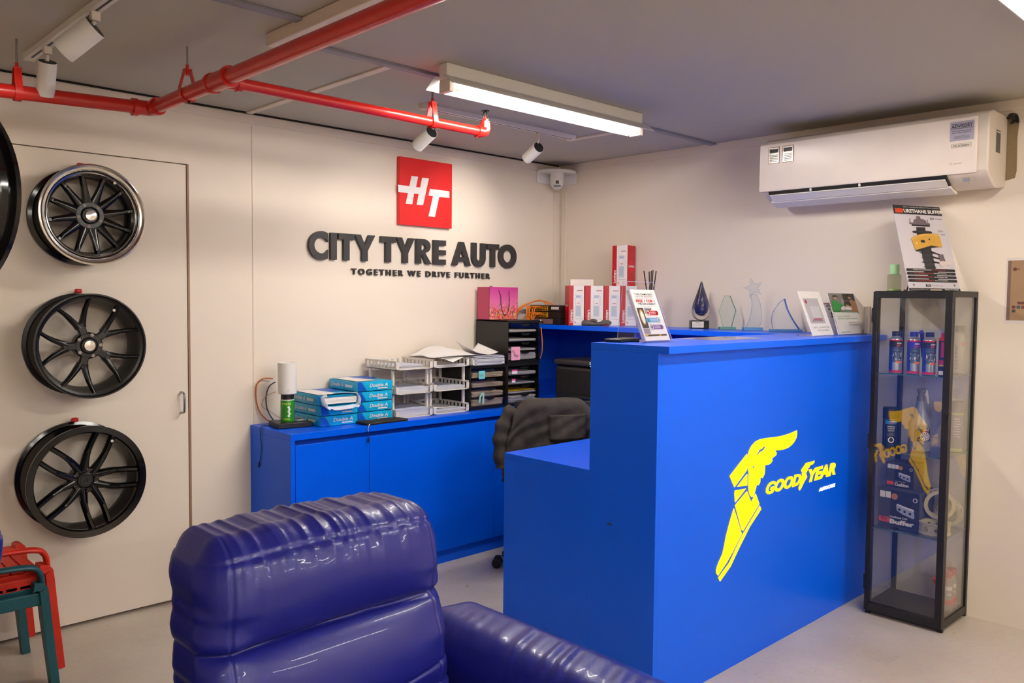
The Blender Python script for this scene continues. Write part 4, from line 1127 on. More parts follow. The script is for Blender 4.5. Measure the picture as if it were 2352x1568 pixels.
cable('thin brown wire coiled behind the router', [(-2.20, -.05, 1.0), (-2.235, -.02, .98), (-2.26, -.014, .93), (-2.22, -.018, .90), (-2.175, -.03, .865), (-2.16, -.06, .852)], .0012, M_ord)
X0m = X0 - .004
cable('thin black charging cable dangling over the end of the blue cabinet', [(-2.243, -.085, ZC + .003), (-2.28, -.10, ZC + .003), (-2.312, -.115, ZC + .004), (X0m - .001, -.118, ZC - .010), (X0m, -.122, .78), (X0m, -.128, .73), (X0m, -.118, .68), (X0m, -.105, .655)], .0018, M_black)
tag(MB().cyl((X0m, -.105, .655), (X0m - .001, -.100, .630), .004, 10).build('cable_plug', M_black), 'small black plug on the end of the dangling cable', 'plug')

# zip pouch
pz = thing('zip_pouch', 'flat black zip pouch on the edge of the blue worktop', 'pouch', (-1.75, -.37, ZR))
V, F = rbox(.27, .105, .014, .006, 20, 12, 3, lambda p, n: .0015 * math.sin(40 * p.x) * n.z)
MB().add(V, F, 0, Matrix.Translation((-1.752, -.366, ZR)) @ Matrix.Rotation(.02, 4, 'Z')).build('pouch_body', mat('pouch_cloth', (34, 30, 30), .8, bump=.3, bscale=200), pz, world=True)
MB().tube([(-1.87, -.4215, ZR + .008), (-1.78, -.4205, ZR + .010), (-1.63, -.417, ZR + .010)], .0016, 6).build('zip', M_steel, pz, world=True)
MB().tube([(-1.872, -.423, ZR + .006), (-1.885, -.430, ZR - .012), (-1.885, -.4315, ZR - .028)], .003, 8).build('zip_pull', M_steel, pz, world=True)
MB().tube([(-1.885, -.4315, ZR - .028), (-1.884, -.432, ZR - .07)], .0022, 8).cyl((-1.884, -.432, ZR - .085), (-1.884, -.432, ZR - .066), .0045, 8).build('pull_cord', M_black, pz, world=True)

# letter trays
M_tray = mat('tray_cream', (226, 218, 208), .4)
def tray(t, x0, x1, y0, y1, z, hh=.050):
    m = MB().box(x0, x1, y0, y1, z, z + .003)
    for xs in (x0, x1 - .003):
        m.box(xs, xs + .003, y0, y1, z, z + .009).box(xs, xs + .003, y0 + .004, y1, z + hh - .010, z + hh)
        n = 8
        for k in range(n + 1):
            yy = y0 + .004 + (y1 - y0 - .022) * k / n
            m.box(xs, xs + .003, yy, yy + .017, z + .008, z + hh - .009)
    m.box(x0, x1, y1 - .003, y1, z, z + .009).box(x0, x1, y1 - .003, y1, z + hh - .010, z + hh)
    for k in range(7):
        xx = x0 + (x1 - x0 - .02) * k / 6; m.box(xx, xx + .02, y1 - .003, y1, z + .008, z + hh - .009)
    m.box(x0, x0 + .020, y0, y0 + .003, z, z + hh * .8).box(x1 - .020, x1, y0, y0 + .003, z, z + hh * .8)
    m.build('tray', M_tray, t, world=True)
def trays(label, x0, x1, y0=-.33, y1=-.035):
    t = thing('letter_tray_rack', label, 'letter tray', ((x0 + x1) / 2, (y0 + y1) / 2, ZR))
    zs = (ZR, ZR + .1315, ZR + .266)
    for z in zs: tray(t, x0, x1, y0, y1, z)
    for a, b in zip(zs[:-1], zs[1:]):
        for xx in (x0 + .002, x1 - .016):
            for yy in (y0 + .035, y1 - .045):
                MB().box(xx, xx + .012, yy, yy + .014, a + .045, b).build('post', M_tray, t, world=True)
    return zs
zs = trays('cream three tier letter tray rack beside the paper reams', -1.636, -1.383)
trays('cream three tier letter tray rack beside the black drawer units', -1.376, -1.112)
def stack(label, x0, x1, y0, y1, z, n, seed, dh=.0012, jit=.006, group=None, mats=None):
    R = random.Random(seed); m = MB()
    for k in range(n):
        a = R.uniform(-jit, jit); b = R.uniform(-jit, jit); r = R.uniform(-jit * 2, jit * 2)
        cx, cy = (x0 + x1) / 2, (y0 + y1) / 2
        mt = Matrix.Translation((cx + a, cy + b, 0)) @ Matrix.Rotation(r, 4, 'Z')
        m.box(-(x1 - x0) / 2, (x1 - x0) / 2, -(y1 - y0) / 2, (y1 - y0) / 2, z + k * dh, z + (k + .85) * dh, k % 2, mt)
    o = m.build('paper_stack', mats or [M_paper, M_paper2]); return tag(o, label, 'paper', group, 'stuff' if False else None)
TZ = [z + .0035 for z in zs]
stack('thick stack of white paper in the bottom tray of the left rack', -1.625, -1.397, -.31, -.05, TZ[0], 34, 1, .0013, .0022)
stack('stack of lilac edged paper in the middle tray of the left rack', -1.625, -1.395, -.31, -.05, TZ[1], 22, 2, .0013, .0022)
stack('loose papers and blue pen in the top tray of the left rack', -1.615, -1.42, -.29, -.06, TZ[2], 12, 3, .0015, .007)
stack('scattered papers in the bottom tray of the right rack', -1.362, -1.125, -.31, -.05, TZ[0], 12, 4, .0016, .006)
stack('papers in the middle tray of the right rack', -1.362, -1.128, -.31, -.05, TZ[1], 12, 5, .0016, .003)
stack('papers in the top tray of the right rack', -1.362, -1.128, -.31, -.05, TZ[2], 7, 6, .0014, .003)
V = []; F = []
def bent(x0, x1, y0, y1, fz, n=14):
    V = [(x0 + (x1 - x0) * i / n, y0 + (y1 - y0) * j / n, fz(i / n, j / n)) for i in range(n + 1) for j in range(n + 1)]
    F = [(i * (n + 1) + j, (i + 1) * (n + 1) + j, (i + 1) * (n + 1) + j + 1, i * (n + 1) + j + 1) for i in range(n) for j in range(n)]
    return V, F
def sheetobj(label, *a, **k):
    Vx, Fx = bent(*a); o = MB().add(Vx, Fx).build('paper_sheet', M_paper, ang=80); o.modifiers.new('thickness', 'SOLIDIFY').thickness = .0006
    return tag(o, label, 'paper')
sheetobj('curled white sheet leaning in the bottom tray of the right rack', -1.36, -1.16, -.27, -.06, lambda a, b: TZ[0] + .022 + .055 * max(0, .7 - a) * (b + .2))
# drawer units
M_smoke = pane('smoke_plastic', (.93, .92, .91), 1.55, .08, (.9, .9, .9))
M_smokew = pane('smoke_warm', (.93, .88, .80), 1.6, .14, (.9, .86, .8))
def drawers(label, x0, x1, y0, z0, seed, h=.264, sm=None, fills=(.4, .3, .5, .8), note=None):
    sm = sm or M_smoke
    t = thing('drawer_unit', label, 'drawer unit', ((x0 + x1) / 2, y0 / 2 - .02, z0)); y1 = -.03
    z1 = z0 + h
    m = MB().box(x0, x0 + .006, y0, y1, z0, z1).box(x1 - .006, x1, y0, y1, z0, z1).box(x0, x1, y0, y1, z1 - .010, z1).box(x0, x1, y0, y1, z0, z0 + .012).box(x0, x1, y1 - .006, y1, z0, z1)
    m.box(x0, x1, y0 - .003, y0, z1 - .018, z1).box(x0, x1, y0 - .003, y0, z0, z0 + .018)
    m.build('cabinet_body', M_black, t, bevel=.002, world=True)
    R = random.Random(seed); ih = (h - .036) / 4
    hs = [ih] * 4
    z = z0 + .018
    for k in range(4):
        zz0 = z + k * ih; zz1 = zz0 + ih - .003; off = R.choice([0, .004, .010])
        m = MB().box(x0 + .010, x1 - .010, y0 - .008 - off, y0 - .005 - off, zz0, zz1).box(x0 + .010, x1 - .010, y0 - .005 - off, y1 - .02, zz0, zz0 + .002)
        m.box(x0 + .010, x0 + .012, y0 - .005 - off, y1 - .02, zz0, zz1 - .006).box(x1 - .012, x1 - .010, y0 - .005 - off, y1 - .02, zz0, zz1 - .006)
        d = m.build('drawer', sm, t, world=True)
        # finger cut-out lip
        cx = (x0 + x1) / 2
        pts = [(cx + .038 * math.cos(a), zz1 - .002 + .014 * math.sin(a)) for a in [math.pi + i * math.pi / 12 for i in range(13)]]
        MB().prism([(p[0], min(p[1], zz1)) for p in pts], -(y0 - .0085 - off), -(y0 - .010 - off) , 0, Fy).build('finger_pull', M_black, d, world=True)
        f = fills[k]
        if f > 0:
            n = max(2, int(f * (ih - .010) / .0017)); mm = MB()
            for q in range(n):
                a = R.uniform(-.004, .004); b = R.uniform(-.006, .006)
                mm.box(x0 + .018 + a, x1 - .032 + a, y0 + .004 + b, y1 - .04, zz0 + .0035 + q * .0017, zz0 + .0035 + (q + .8) * .0017, (R.random() < .35) + (2 if (note == 'yellow' and k == 1 and q == n - 1) else 0) if not (note == 'yellow' and k == 1 and q == n - 1) else 2)
            mm.build('papers', [M_paper, M_paper2, mat('yellow_folder', (240, 200, 20), .5)], d, world=True)
    return t
UX0, UX1, UY = -.797, -.520, -.325
LX0, LX1 = -1.098, -.803
d1 = drawers('black drawer unit with yellow folder showing, lower of the right pair', UX0, UX1, UY, ZR, 11, fills=(.85, .35, .15, .4), note='yellow')
d2 = drawers('black drawer unit with pink To Pay note, upper of the right pair', UX0, UX1, UY, ZR + .2645, 12, fills=(.9, .25, .3, .3))
d3 = drawers('black drawer unit with a blue sticky note beside the letter trays', LX0, LX1, UY, ZR, 13, sm=M_smokew, fills=(.8, .6, .5, .6))
fy = face_y(UX0 + .012, UY - .0185, ZR + .2645 + .020)
m = MB().rect(0, .075, 0, .082, 0, 0, fy); m.text('To', fy @ Matrix.Translation((.008, .042, .0006)), .018, .022, 1, weight=.01, shear=.1); m.text('Pay', fy @ Matrix.Translation((.024, .016, .0006)), .022, .036, 1, weight=.01, shear=.1)
m.build('sticky_note', [mat('note_pink', (246, 170, 196), .6), M_ink], d2, world=True)['label'] = 'pink note reading To Pay'
fy = face_y(UX0 + .02, UY - .0185, ZR + .20)
MB().rect(0, .045, 0, .026, 0, 1, fy).rect(0, .045, .017, .026, .0004, 0, fy).rect(0, .03, -.052, -.030, 0, 1, fy).rect(0, .03, -.040, -.030, .0004, 0, fy).build('sticky_tab', [mat('tab_pink', (240, 70, 160), .5), M_signwhite], d1, world=True)
fy = face_y(LX0 + .05, UY - .0185, ZR + .185)
MB().rect(0, .048, 0, .048, 0, 0, fy).rect(.005, .040, .028, .030, .0004, 1, fy).rect(.005, .035, .020, .022, .0004, 1, fy).rect(.006, .038, .012, .014, .0004, 1, fy).build('sticky_note', [mat('note_aqua', (116, 214, 222), .6), M_inkg], d3, world=True)
m = MB().tube(catmull([(LX0 + .055, UY - .020, ZR + .045), (LX0 + .06, UY - .024, ZR + .085), (LX0 + .078, UY - .026, ZR + .100), (LX0 + .082, UY - .024, ZR + .07), (LX0 + .084, UY - .020, ZR + .035)], 6), (.006, .0008), 4, 0, flat=(1, 0, 0))
m.build('paper_strip', mat('note_mint', (170, 222, 214), .6), d3, world=True)
# tray with messy papers on the left unit
z3 = ZR + .2645
t = thing('letter_tray', 'single cream letter tray full of messy papers on the lower drawer unit', 'letter tray', (-.96, -.19, z3))
tray(t, LX0 + .008, LX1 - .03, -.335, -.045, z3, .045)
stack('messy pile of white and lilac papers on top of the drawer unit', LX0 + .025, LX1 - .045, -.335, -.07, z3 + .0035, 26, 9, .0020, .010)
sheetobj('large crumpled white sheet lying across the tray racks', -1.355, -.99, -.325, -.06, lambda a, b: ZR + .325 + .028 * math.sin(3.1 * a) * (b + .2) + .050 * max(0, a - .15) * b * 1.2 * (1 - a) * 2 - .004 * math.sin(9 * b))
sheetobj('curled white sheet standing up on the messy paper pile', -1.04, -.86, -.31, -.12, lambda a, b: z3 + .060 + .070 * (abs(a - .55) ** 1.4) * 2.0 * (.3 + b))
sheetobj('white sheet slumping over the front of the right tray rack', -1.33, -1.17, -.345, -.18, lambda a, b: ZR + .322 - .030 * max(0, 1 - abs(a - .5) * 2) * max(0, .45 - b) * 2)

# pink gift bag
z4 = ZR + .2645 * 2 + .0005
bg = thing('gift_bag', 'pink paper gift bag with a flower print on the drawer unit', 'gift bag', (-.67, -.09, z4))
bx0, bx1, by0, by1, bh = -.7935, -.545, -.150, -.038, .205
def petal_mat():
    m = bpy.data.materials.new('bag_print'); m.use_nodes = True; nt = m.node_tree; n = nt.nodes; b = n['Principled BSDF']
    tc = n.new('ShaderNodeTexCoord'); sx = n.new('ShaderNodeSeparateXYZ'); nt.links.new(tc.outputs['Object'], sx.inputs[0])
    mr = n.new('ShaderNodeMapRange'); mr.inputs['From Min'].default_value = .0; mr.inputs['From Max'].default_value = .2; nt.links.new(sx.outputs['Z'], mr.inputs['Value'])
    cr = n.new('ShaderNodeValToRGB'); e = cr.color_ramp.elements; e[0].position = 0; e[0].color = rgb(232, 120, 120); e[1].position = 1; e[1].color = rgb(206, 60, 146)
    x = e.new(.45); x.color = rgb(236, 120, 170); nt.links.new(mr.outputs[0], cr.inputs[0])
    vo = n.new('ShaderNodeTexVoronoi'); vo.inputs['Scale'].default_value = 190; mp = n.new('ShaderNodeMapping'); mp.inputs['Scale'].default_value = (1, 1, .45)
    nt.links.new(tc.outputs['Object'], mp.inputs[0]); nt.links.new(mp.outputs[0], vo.inputs['Vector'])
    c2 = n.new('ShaderNodeValToRGB'); c2.color_ramp.interpolation = 'CONSTANT'; el_ = c2.color_ramp.elements
    el_[0].color = rgb(230, 60, 50); el_[1].position = .3; el_[1].color = rgb(236, 170, 40)
    for p, c in ((.45, (120, 130, 70)), (.6, (240, 110, 120)), (.8, (90, 90, 110)), (.9, (244, 190, 190))): q = el_.new(p); q.color = rgb(*c)
    sp_ = n.new('ShaderNodeSeparateColor'); nt.links.new(vo.outputs['Color'], sp_.inputs[0]); nt.links.new(sp_.outputs[0], c2.inputs[0])
    th = n.new('ShaderNodeMapRange'); th.inputs['From Min'].default_value = .05; th.inputs['From Max'].default_value = .125; th.inputs['To Min'].default_value = .75; th.inputs['To Max'].default_value = -.1
    nt.links.new(sx.outputs['Z'], th.inputs['Value'])
    gt = n.new('ShaderNodeMath'); gt.operation = 'LESS_THAN'; nt.links.new(sp_.outputs[1], gt.inputs[0]); nt.links.new(th.outputs[0], gt.inputs[1])
    mx = n.new('ShaderNodeMix'); mx.data_type = 'RGBA'; nt.links.new(gt.outputs[0], mx.inputs['Factor']); nt.links.new(cr.outputs[0], mx.inputs['A']); nt.links.new(c2.outputs[0], mx.inputs['B'])
    nt.links.new(mx.outputs['Result'], b.inputs['Base Color']); b.inputs['Roughness'].default_value = .35
    return m
m = MB(); e = .0015
for (a, b_, c, d) in ((bx0, bx1, by0, by0 + e), (bx0, bx1, by1 - e, by1)): m.box(a, b_, c, d, z4, z4 + bh, 0)
m.box(bx0, bx0 + e, by0, by1, z4, z4 + bh, 1).box(bx1 - e, bx1, by0, by1, z4, z4 + bh, 1).box(bx0, bx1, by0, by1, z4, z4 + e, 1)
m.build('bag_body', [petal_mat(), mat('bag_side', (184, 66, 98), .4)], bg, world=True)
for yy, k in ((by0 - .004, 1), (by1 + .004, -1)):
    h0 = z4 + bh - .022; xa_, xb_ = bx0 + .078, bx0 + .168
    pts = [(xa_, yy + .003 * k, h0), (xa_ + .012, yy - .004 * k, h0 - .035), (xa_ + .016, yy - .004 * k, h0 - .09), (xa_ + .030, yy - .004 * k, h0 - .135), (xa_ + .055, yy - .005 * k, h0 - .155), (xa_ + .078, yy - .004 * k, h0 - .13), (xb_ - .002, yy - .004 * k, h0 - .07), (xb_, yy + .003 * k, h0)]
    if k == 1: MB().tube(catmull(pts, 6), .0022, 8).build('handle', mat('cord_plum', (88, 24, 62), .6), bg, world=True)
    else: MB().tube(catmull([(xa_, yy - .002, h0), (xa_ + .04, yy - .002, h0 + .028), (xb_, yy - .002, h0)], 8), .0022, 8).build('handle', mat('cord_plum', (88, 24, 62), .6), bg, world=True)

# ================================================================ things on the raised shelf
ZT0 = ZT + .0005
def sw(label, y0, y1, z, h, x=-.385, kind=0):
    t = thing('network_switch', label, 'network switch', (x + .1, (y0 + y1) / 2, z))
    MB().box(x, x + .22, y0, y1, z, z + h).build('case', M_black, t, bevel=.001, world=True)
    fx = face_x(x, y1, z); w = y1 - y0
    m = MB()
    if kind == 0:
        m.rect(.004, w * .62, .004, h - .004, .0008, 0, fx)
        for r in range(2):
            for k in range(9): m.rect(.035 + k * .0145, .045 + k * .0145, .007 + r * .016, .018 + r * .016, .0014, 1, fx)
        for k in range(3): m.disc(.012 + k * .009, h * .62, .0025, .0016, 3, fx)
    else:
        m.rect(.004, w * .75, .004, h - .004, .0008, 2, fx); m.rect(.05, .065, .012, .022, .0014, 1, fx); m.rect(.068, .085, .008, .018, .0014, 1, fx); m.disc(.058, .026, .003, .0016, 3, fx)
    if z > ZT + .08: m.rect(w * .72, w * .97, h * .35, h * .75, .0008, 4, fx)
    m.build('front_panel', [mat('panel_amber', (214, 152, 20), .4), M_black, mat('panel_rose', (150, 118, 112), .4, .3), mat('led_lime', (220, 255, 80), .4, emit=(.8, 1, .2), estr=1.5), M_offw], t, world=True)
sw('amber fronted network switch with orange cables, topmost of the three', -.372, -.100, ZT0 + .084, .040)
sw('amber fronted network switch in the middle of the three', -.372, -.090, ZT0 + .042, .040, x=-.38)
sw('small rose fronted network box at the bottom of the switches', -.372, -.150, ZT0, .040, x=-.39, kind=1)
R = random.Random(8)
for k in range(12):
    yy = -.12 - .014 * (k % 9); zz = ZT0 + (.105 if k % 2 else .062)
    y2 = -.17 + R.uniform(-.04, .06)
    pts = [(-.388, yy, zz), (-.42, yy + .004, zz + .012), (-.445 - R.uniform(0, .01), (yy + y2) / 2, zz - .005), (-.452, y2, ZT0 + .03), (-.445 - R.uniform(0, .006), y2 + .015, ZT0 - .06), (-.44, y2 + .02, ZT0 - .20)]
    o = cable('orange network cable drooping from the amber switches', pts, .0030, M_or, 'network_cable', 6); o['group'] = 'orange network cables'
for k in range(4):
    pts = [(-.37 + .008 * k, -.30 + .03 * k, ZT0 + .128), (-.34, -.22 + .02 * k, ZT0 + .145 + .004 * k), (-.36, -.13 + .02 * k, ZT0 + .150 - .004 * k), (-.42, -.055 + .006 * k, ZT0 + .10), (-.445, -.035, ZT0 + .03), (-.442, -.05 - .01 * k, ZT0 - .10)]
    o = cable('orange network cable looping over the top switch', pts, .0032, M_or, 'network_cable', 8); o['group'] = 'orange cables looping over the switches'
cable('orange cable hanging below the raised shelf beside the drawers', [(-.426, -.245, ZT0 - .02), (-.432, -.262, ZT0 - .09), (-.43, -.262, ZT0 - .17), (-.425, -.24, ZT0 - .22)], .0035, M_or)

# red and white jug boxes
M_lred = mat('box_red', (188, 20, 30), .35); M_lwh = mat('box_white', (236, 230, 226), .4); M_jug = mat('jug_print', (186, 194, 206), .5); M_jugb = mat('jug_print_blue', (150, 166, 196), .5)
def jugbox(label, loc, rz, w=.125, d=.10, h=.2465, mirror=False):
    t = thing('jug_box', label, 'box', loc, rz)
    MB().box(-w / 2, w / 2, -d / 2, d / 2, 0, h, 0).box(-w / 2, w / 2, -d / 2 - .0004, -d / 2 + .001, 0, h, 0).build('carton', M_lred, t, bevel=.0012)
    fy = face_y(-w / 2, -d / 2 - .0004, 0); m = MB(); sw_ = w * .30
    m.rect(sw_, w - .0005, .0005, h - .0005, .0004, 0, fy)
    cx = sw_ + (w - sw_) * .45
    jw = .019
    m.rect(cx - jw, cx + jw, .055, .175, .0008, 2, fy).rect(cx - jw + .0015, cx + jw - .0015, .0565, .1735, .0011, 0, fy)
    m.rect(cx - jw * .8, cx + jw * .8, .177, .184, .0008, 2, fy).rect(cx - jw, cx + jw, .185, .192, .0008, 1, fy)
    m.rect(cx + jw + .008, cx + jw + .0095, .13, .186, .0008, 1, fy).rect(cx + jw, cx + jw + .009, .184, .186, .0008, 1, fy)
    m.rect(cx - jw + .003, cx + jw - .003, .060, .125, .0013, 1, fy)
    m.rect(cx - .010, cx + .012, .140, .1425, .0014, 3, fy).rect(cx - .006, cx + .008, .136, .138, .0014, 3, fy)
    m.rect(w - .040, w - .012, .218, .222, .0008, 3, fy).disc(w - .043, .220, .003, .0008, 4, fy)
    m.rect(sw_ + .012, w - .012, .040, .042, .0008, 2, fy).rect(sw_ + .01, sw_ + .016, .016, .024, .0008, 3, fy)
    m.build('printed_front', [M_lwh, M_jug, M_jugb, mat('print_red', (196, 60, 60), .5), M_inkg], t)
    v, f = textm('Luminarc', .020, .082, weight=.02)
    rot = fy @ Matrix.Translation((sw_ * .86, .018, .0008)) @ Matrix.Rotation(math.pi / 2, 4, 'Z')
    m = MB().add([(x, y * 1.0, z) for x, y, z in v], f, 0, rot)
    m.build('lettering', M_signwhite, t)
    for s in (-1, 1):
        fx = face_x(-d * 0 - w / 2 - .0004, d / 2, 0) if s < 0 else frame((w / 2 + .0004, -d / 2, 0), (0, 1, 0), (0, 0, 1))
        v2, f2 = textm('Luminarc', .017, d * .74, weight=.02); MB().add(v2, f2, 0, fx @ Matrix.Translation((d * .13, .118, .0008))).build('side_lettering', M_signwhite, t)
    for s in (-1, 1):
        m = MB()
        fx = face_x(-w / 2 - .0002, d / 2, 0) if s < 0 else frame((w / 2 + .0002, -d / 2, 0), (0, 1, 0), (0, 0, 1))
        m.disc(d / 2, .125, .040, .0004, 0, fx)
        m.build('printed_disc', mat('print_scarlet', (214, 22, 34), .4), t)
    return t
a = math.radians(-33)
def at(u, x=None, y=None): return onx(u, 700, x) if x is not None else ony(u, 700, y)
# row runs across the view; positions by their front left edge (a point on the shelf)
rowd = Vector((math.cos(a), math.sin(a), 0)); nrm = Vector((math.sin(a), -math.cos(a), 0))
def place_row(uL, depth, w):
    # point on the shelf whose view depth is 'depth'
    r = ray(uL, 745); p = CAM + r * depth
    return Vector((p.x, p.y, ZT0))
BW = .118; BD = .10
lbls = ['red and white jug box at the left end of the row, beside the network switches', 'red and white jug box, second in the row behind the dark glove', 'red and white jug box, third in the row under the single box on top', 'red and white jug box mostly hidden behind the leaflet holder']
for k, uL in enumerate((1305.5, 1343, 1386.5, 1424.5)):
    w = (1342, 1385.5, 1424, 1462)[k] - uL; dep = 5.27; a = math.radians(-33 if k == 0 else -38); rowd = Vector((math.cos(a), math.sin(a), 0)); nrm = Vector((math.sin(a), -math.cos(a), 0))
    p = place_row(uL, dep, w); wid = w / FPX * dep / .985
    c = p + rowd * (wid / 2) - nrm * (BD / 2)
    jugbox(lbls[k], (c.x, c.y, ZT0), a, wid - .002, BD, .2515)
p = CAM + ray(1404, 650) * 5.02; w = .100
rd = Vector((math.cos(math.radians(-20)), math.sin(math.radians(-20)), 0)); nd = Vector((rd.y, -rd.x, 0))
c = Vector((p.x, p.y, 0)) + rd * .05 - nd * .05
c = CAM + ray(1432, 650) * 5.335
jugbox('single red and white jug box standing on top of the row', (c.x, c.y, ZT0 + .252), math.radians(-80), .109, .105, .257)
# white carton behind
wc = MB().box(-.075, .075, -.04, .04, 0, .294)
o = wc.build('white_carton', M_lwh, bevel=.002); p = CAM + ray(1335, 650) * 5.43
o.location = (p.x, p.y, ZT0); o.rotation_euler = (0, 0, math.radians(-43)); tag(o, 'plain white carton behind the left end of the red jug boxes', 'box')

# glove
gl = thing('glove', 'dark grey work glove lying in front of the red jug boxes', 'glove', (-.385, -.68, ZT0))
Mg = mat('glove_grey', (92, 82, 78), .8, var=.12, nscale=30, bump=.3, bscale=120)
p0 = CAM + ray(1336, 745) * 5.18; p1 = CAM + ray(1412, 745) * 5.18
dv = (Vector((p1.x, p1.y, 0)) - Vector((p0.x, p0.y, 0))); Lg = dv.length; ang_ = math.atan2(dv.y, dv.x)
gl.location = (p0.x, p0.y, ZT0); gl.rotation_euler = (0, 0, ang_)
def loft(secs, n=20):
    V = []; F = []
    P = secs
    for (x, y, z, ry, rz_) in P:
        for j in range(n):
            t_ = 2 * math.pi * j / n; V.append((x, y + ry * math.cos(t_), max(.001, z + rz_ * math.sin(t_))))
    for i in range(len(P) - 1):
        for j in range(n): F.append((i * n + j, i * n + (j + 1) % n, (i + 1) * n + (j + 1) % n, (i + 1) * n + j))
    F.append(tuple(reversed(range(n)))); F.append(tuple((len(P) - 1) * n + j for j in range(n))); return V, F
cs = [(0, 0, .014, .012, .010), (.004, 0, .017, .022, .016), (.02, 0, .018, .03, .018), (.045, .0, .018, .032, .019), (.075, .0, .014, .028, .013), (.105, 0, .013, .026, .012), (.135, 0, .016, .03, .015)]
V, F = loft(cs); MB().add(V, F).build('palm', Mg, gl, ang=80)
for k, (yy, zz, ln, rr) in enumerate([(-.022, .012, .050, .010), (-.008, .020, .060, .0115), (.008, .021, .056, .011), (.022, .013, .046, .0095)]):
    pts = catmull([(.122, yy, zz), (.122 + ln * .5, yy * 1.2, zz + .008), (.122 + ln * .85, yy * 1.15, zz + .002), (.122 + ln * .8, yy * 1.1, zz - .004 if zz > .016 else .011)], 5)
    MB().tube(pts, [rr] * len(pts), 12).build('finger', Mg, gl, ang=80)
MB().tube(catmull([(.05, -.012, .026), (.062, -.014, .036), (.080, -.018, .034), (.092, -.02, .028)], 5), .009, 12).build('thumb', Mg, gl, ang=80)

# reed diffuser sticks
rd_ = thing('reed_diffuser', 'reed diffuser with black sticks behind the leaflet holder', 'diffuser', (-.45, -1.06, ZT0))
c = onx(1494, 735, -.30); rd_.location = (c.x, c.y, ZT0); RDD = (c - CAM).dot(CF)
MB().lathe([(.030, 0), (.034, .004), (.034, .075), (.016, .095), (.016, .115), (.013, .115)], 28).build('bottle', M_acr, rd_)
for (u0, v0, u1, v1) in ((1479, 622, 1490, 700), (1491, 623.5, 1493, 700), (1496, 622, 1494, 700), (1500, 620, 1495, 700), (1507, 622.5, 1497, 700)):
    a_ = CAM + ray(u0, v0) * (RDD - .01); b_ = CAM + ray(u1, v1) * RDD; b_ = a_ + (b_ - a_) * ((a_.z - ZT0 - .02) / (a_.z - b_.z))
    MB().cyl(a_, b_, .0035, 8).build('reed', M_black, rd_, world=True)

# ---- awards
M_bglass = pane('pale_blue_glass', (.95, .975, .99), 1.42, .05, (.92, .97, 1)); M_gglass = pane('pale_green_glass', (.95, .98, .95), 1.42, .05, (.94, 1, .96))
M_bedge = mat('blue_glass_edge', (110, 170, 216), .15, trans=.3); M_gedge2 = mat('green_glass_edge', (120, 176, 150), .15, trans=.3)
M_navy = mat('award_navy', (40, 40, 110), .15, trans=.15, coat=.8)
AX = -.12
def award_y(u): return onx(u, 740, AX).y
# all awards face the camera side diagonal
RA = math.radians(-43)
t = thing('teardrop_award', 'clear teardrop glass award with a dark spiral inside on a black base', 'award', (AX, award_y(1608), ZT0), RA)
MB().box(-.058, .046, -.030, .030, 0, .048).build('base', M_gloss, t, bevel=.002)
MB().rect(.006, .074, .006, .042, .0012, 0, face_y(-.060, -.030, 0)).rect(.025, .055, .034, .036, .0016, 1, face_y(-.060, -.030, 0)).rect(.015, .065, .026, .0268, .0016, 1, face_y(-.060, -.030, 0)).rect(.02, .06, .020, .0208, .0016, 1, face_y(-.060, -.030, 0)).build('plaque', [M_offw, M_inkg], t)
dp = [(.0001, .0), (.018, .003), (.036, .018), (.0455, .042), (.047, .065), (.042, .095), (.032, .130), (.021, .165), (.012, .198), (.006, .222), (.0001, .230)]
dpp = [(max(0.0001, p.x * 1.14), p.z) for p in catmull([(r, 0, z) for r, z in dp], 4)]
MB().lathe(dpp, 40, 0, Matrix.Translation((.004, 0, .048)) @ Matrix.Scale(.8, 4, (0, 1, 0))).build('glass_drop', mat('drop_glass', (244, 240, 232), 0.02, var=.01, trans=1.0, ior=1.4), t)
ip = [(max(.0001, r * .66), .024 + z * .84) for r, z in dpp]
MB().lathe(ip, 40, 0, Matrix.Translation((.004, 0, .055)) @ Matrix.Scale(.8, 4, (0, 1, 0))).build('dark_core', M_navy, t)
pts = []
for i in range(170):
    f = i / 169; z = .08 + f * .085; rr = .0275 * math.sin(math.pi * min(1, .22 + f * .62)) ; a_ = f * 2 * math.pi * 7
    pts.append((.004 + (rr + .0035) * math.cos(a_), .72 * (rr + .0035) * math.sin(a_), z))
MB().tube(pts, .0008, 5).build('spiral_thread', M_offw, t)
t = thing('glass_award', 'pale green faceted glass award beside the teardrop award', 'award', (AX, award_y(1671), ZT0), RA)
MB().box(-.048, .044, -.024, .024, 0, .016).build('base', M_gedge2, t, bevel=.0015)
P = [(-.026, .016), (-.052, .105), (-.022, .192), (.012, .192), (.046, .110), (.024, .016)]
MB().prism(P, -.006, .006, 0, Fy).build('plate', M_gglass, t)
m = MB(); 
for A, B in zip(P, P[1:] + P[:1]): m.tube([(A[0], -.006, A[1]), (B[0], -.006, B[1])], .0010, 5)
m.tube([(.012, 0, .192), (.046, 0, .110), (.024, 0, .016)], (.0015, .006), 4, 0, flat=(1, 0, 0)); m.build('bevelled_edge', M_gedge2, t)
t = thing('star_award', 'tall clear glass award topped with a star', 'award', (AX, award_y(1728), ZT0), RA)
MB().box(-.052, .054, -.024, .024, 0, .017).build('base', M_bedge, t, bevel=.0015)
L_ = catmull([(-.040, .017, 0), (-.022, .05, 0), (-.010, .10, 0), (-.006, .15, 0), (-.016, .20, 0)], 5); R_ = catmull([(.020, .20, 0), (.040, .15, 0), (.048, .10, 0), (.048, .05, 0), (.036, .017, 0)], 5)
P = [(p.x, p.y) for p in L_] + [(p.x, p.y) for p in R_]
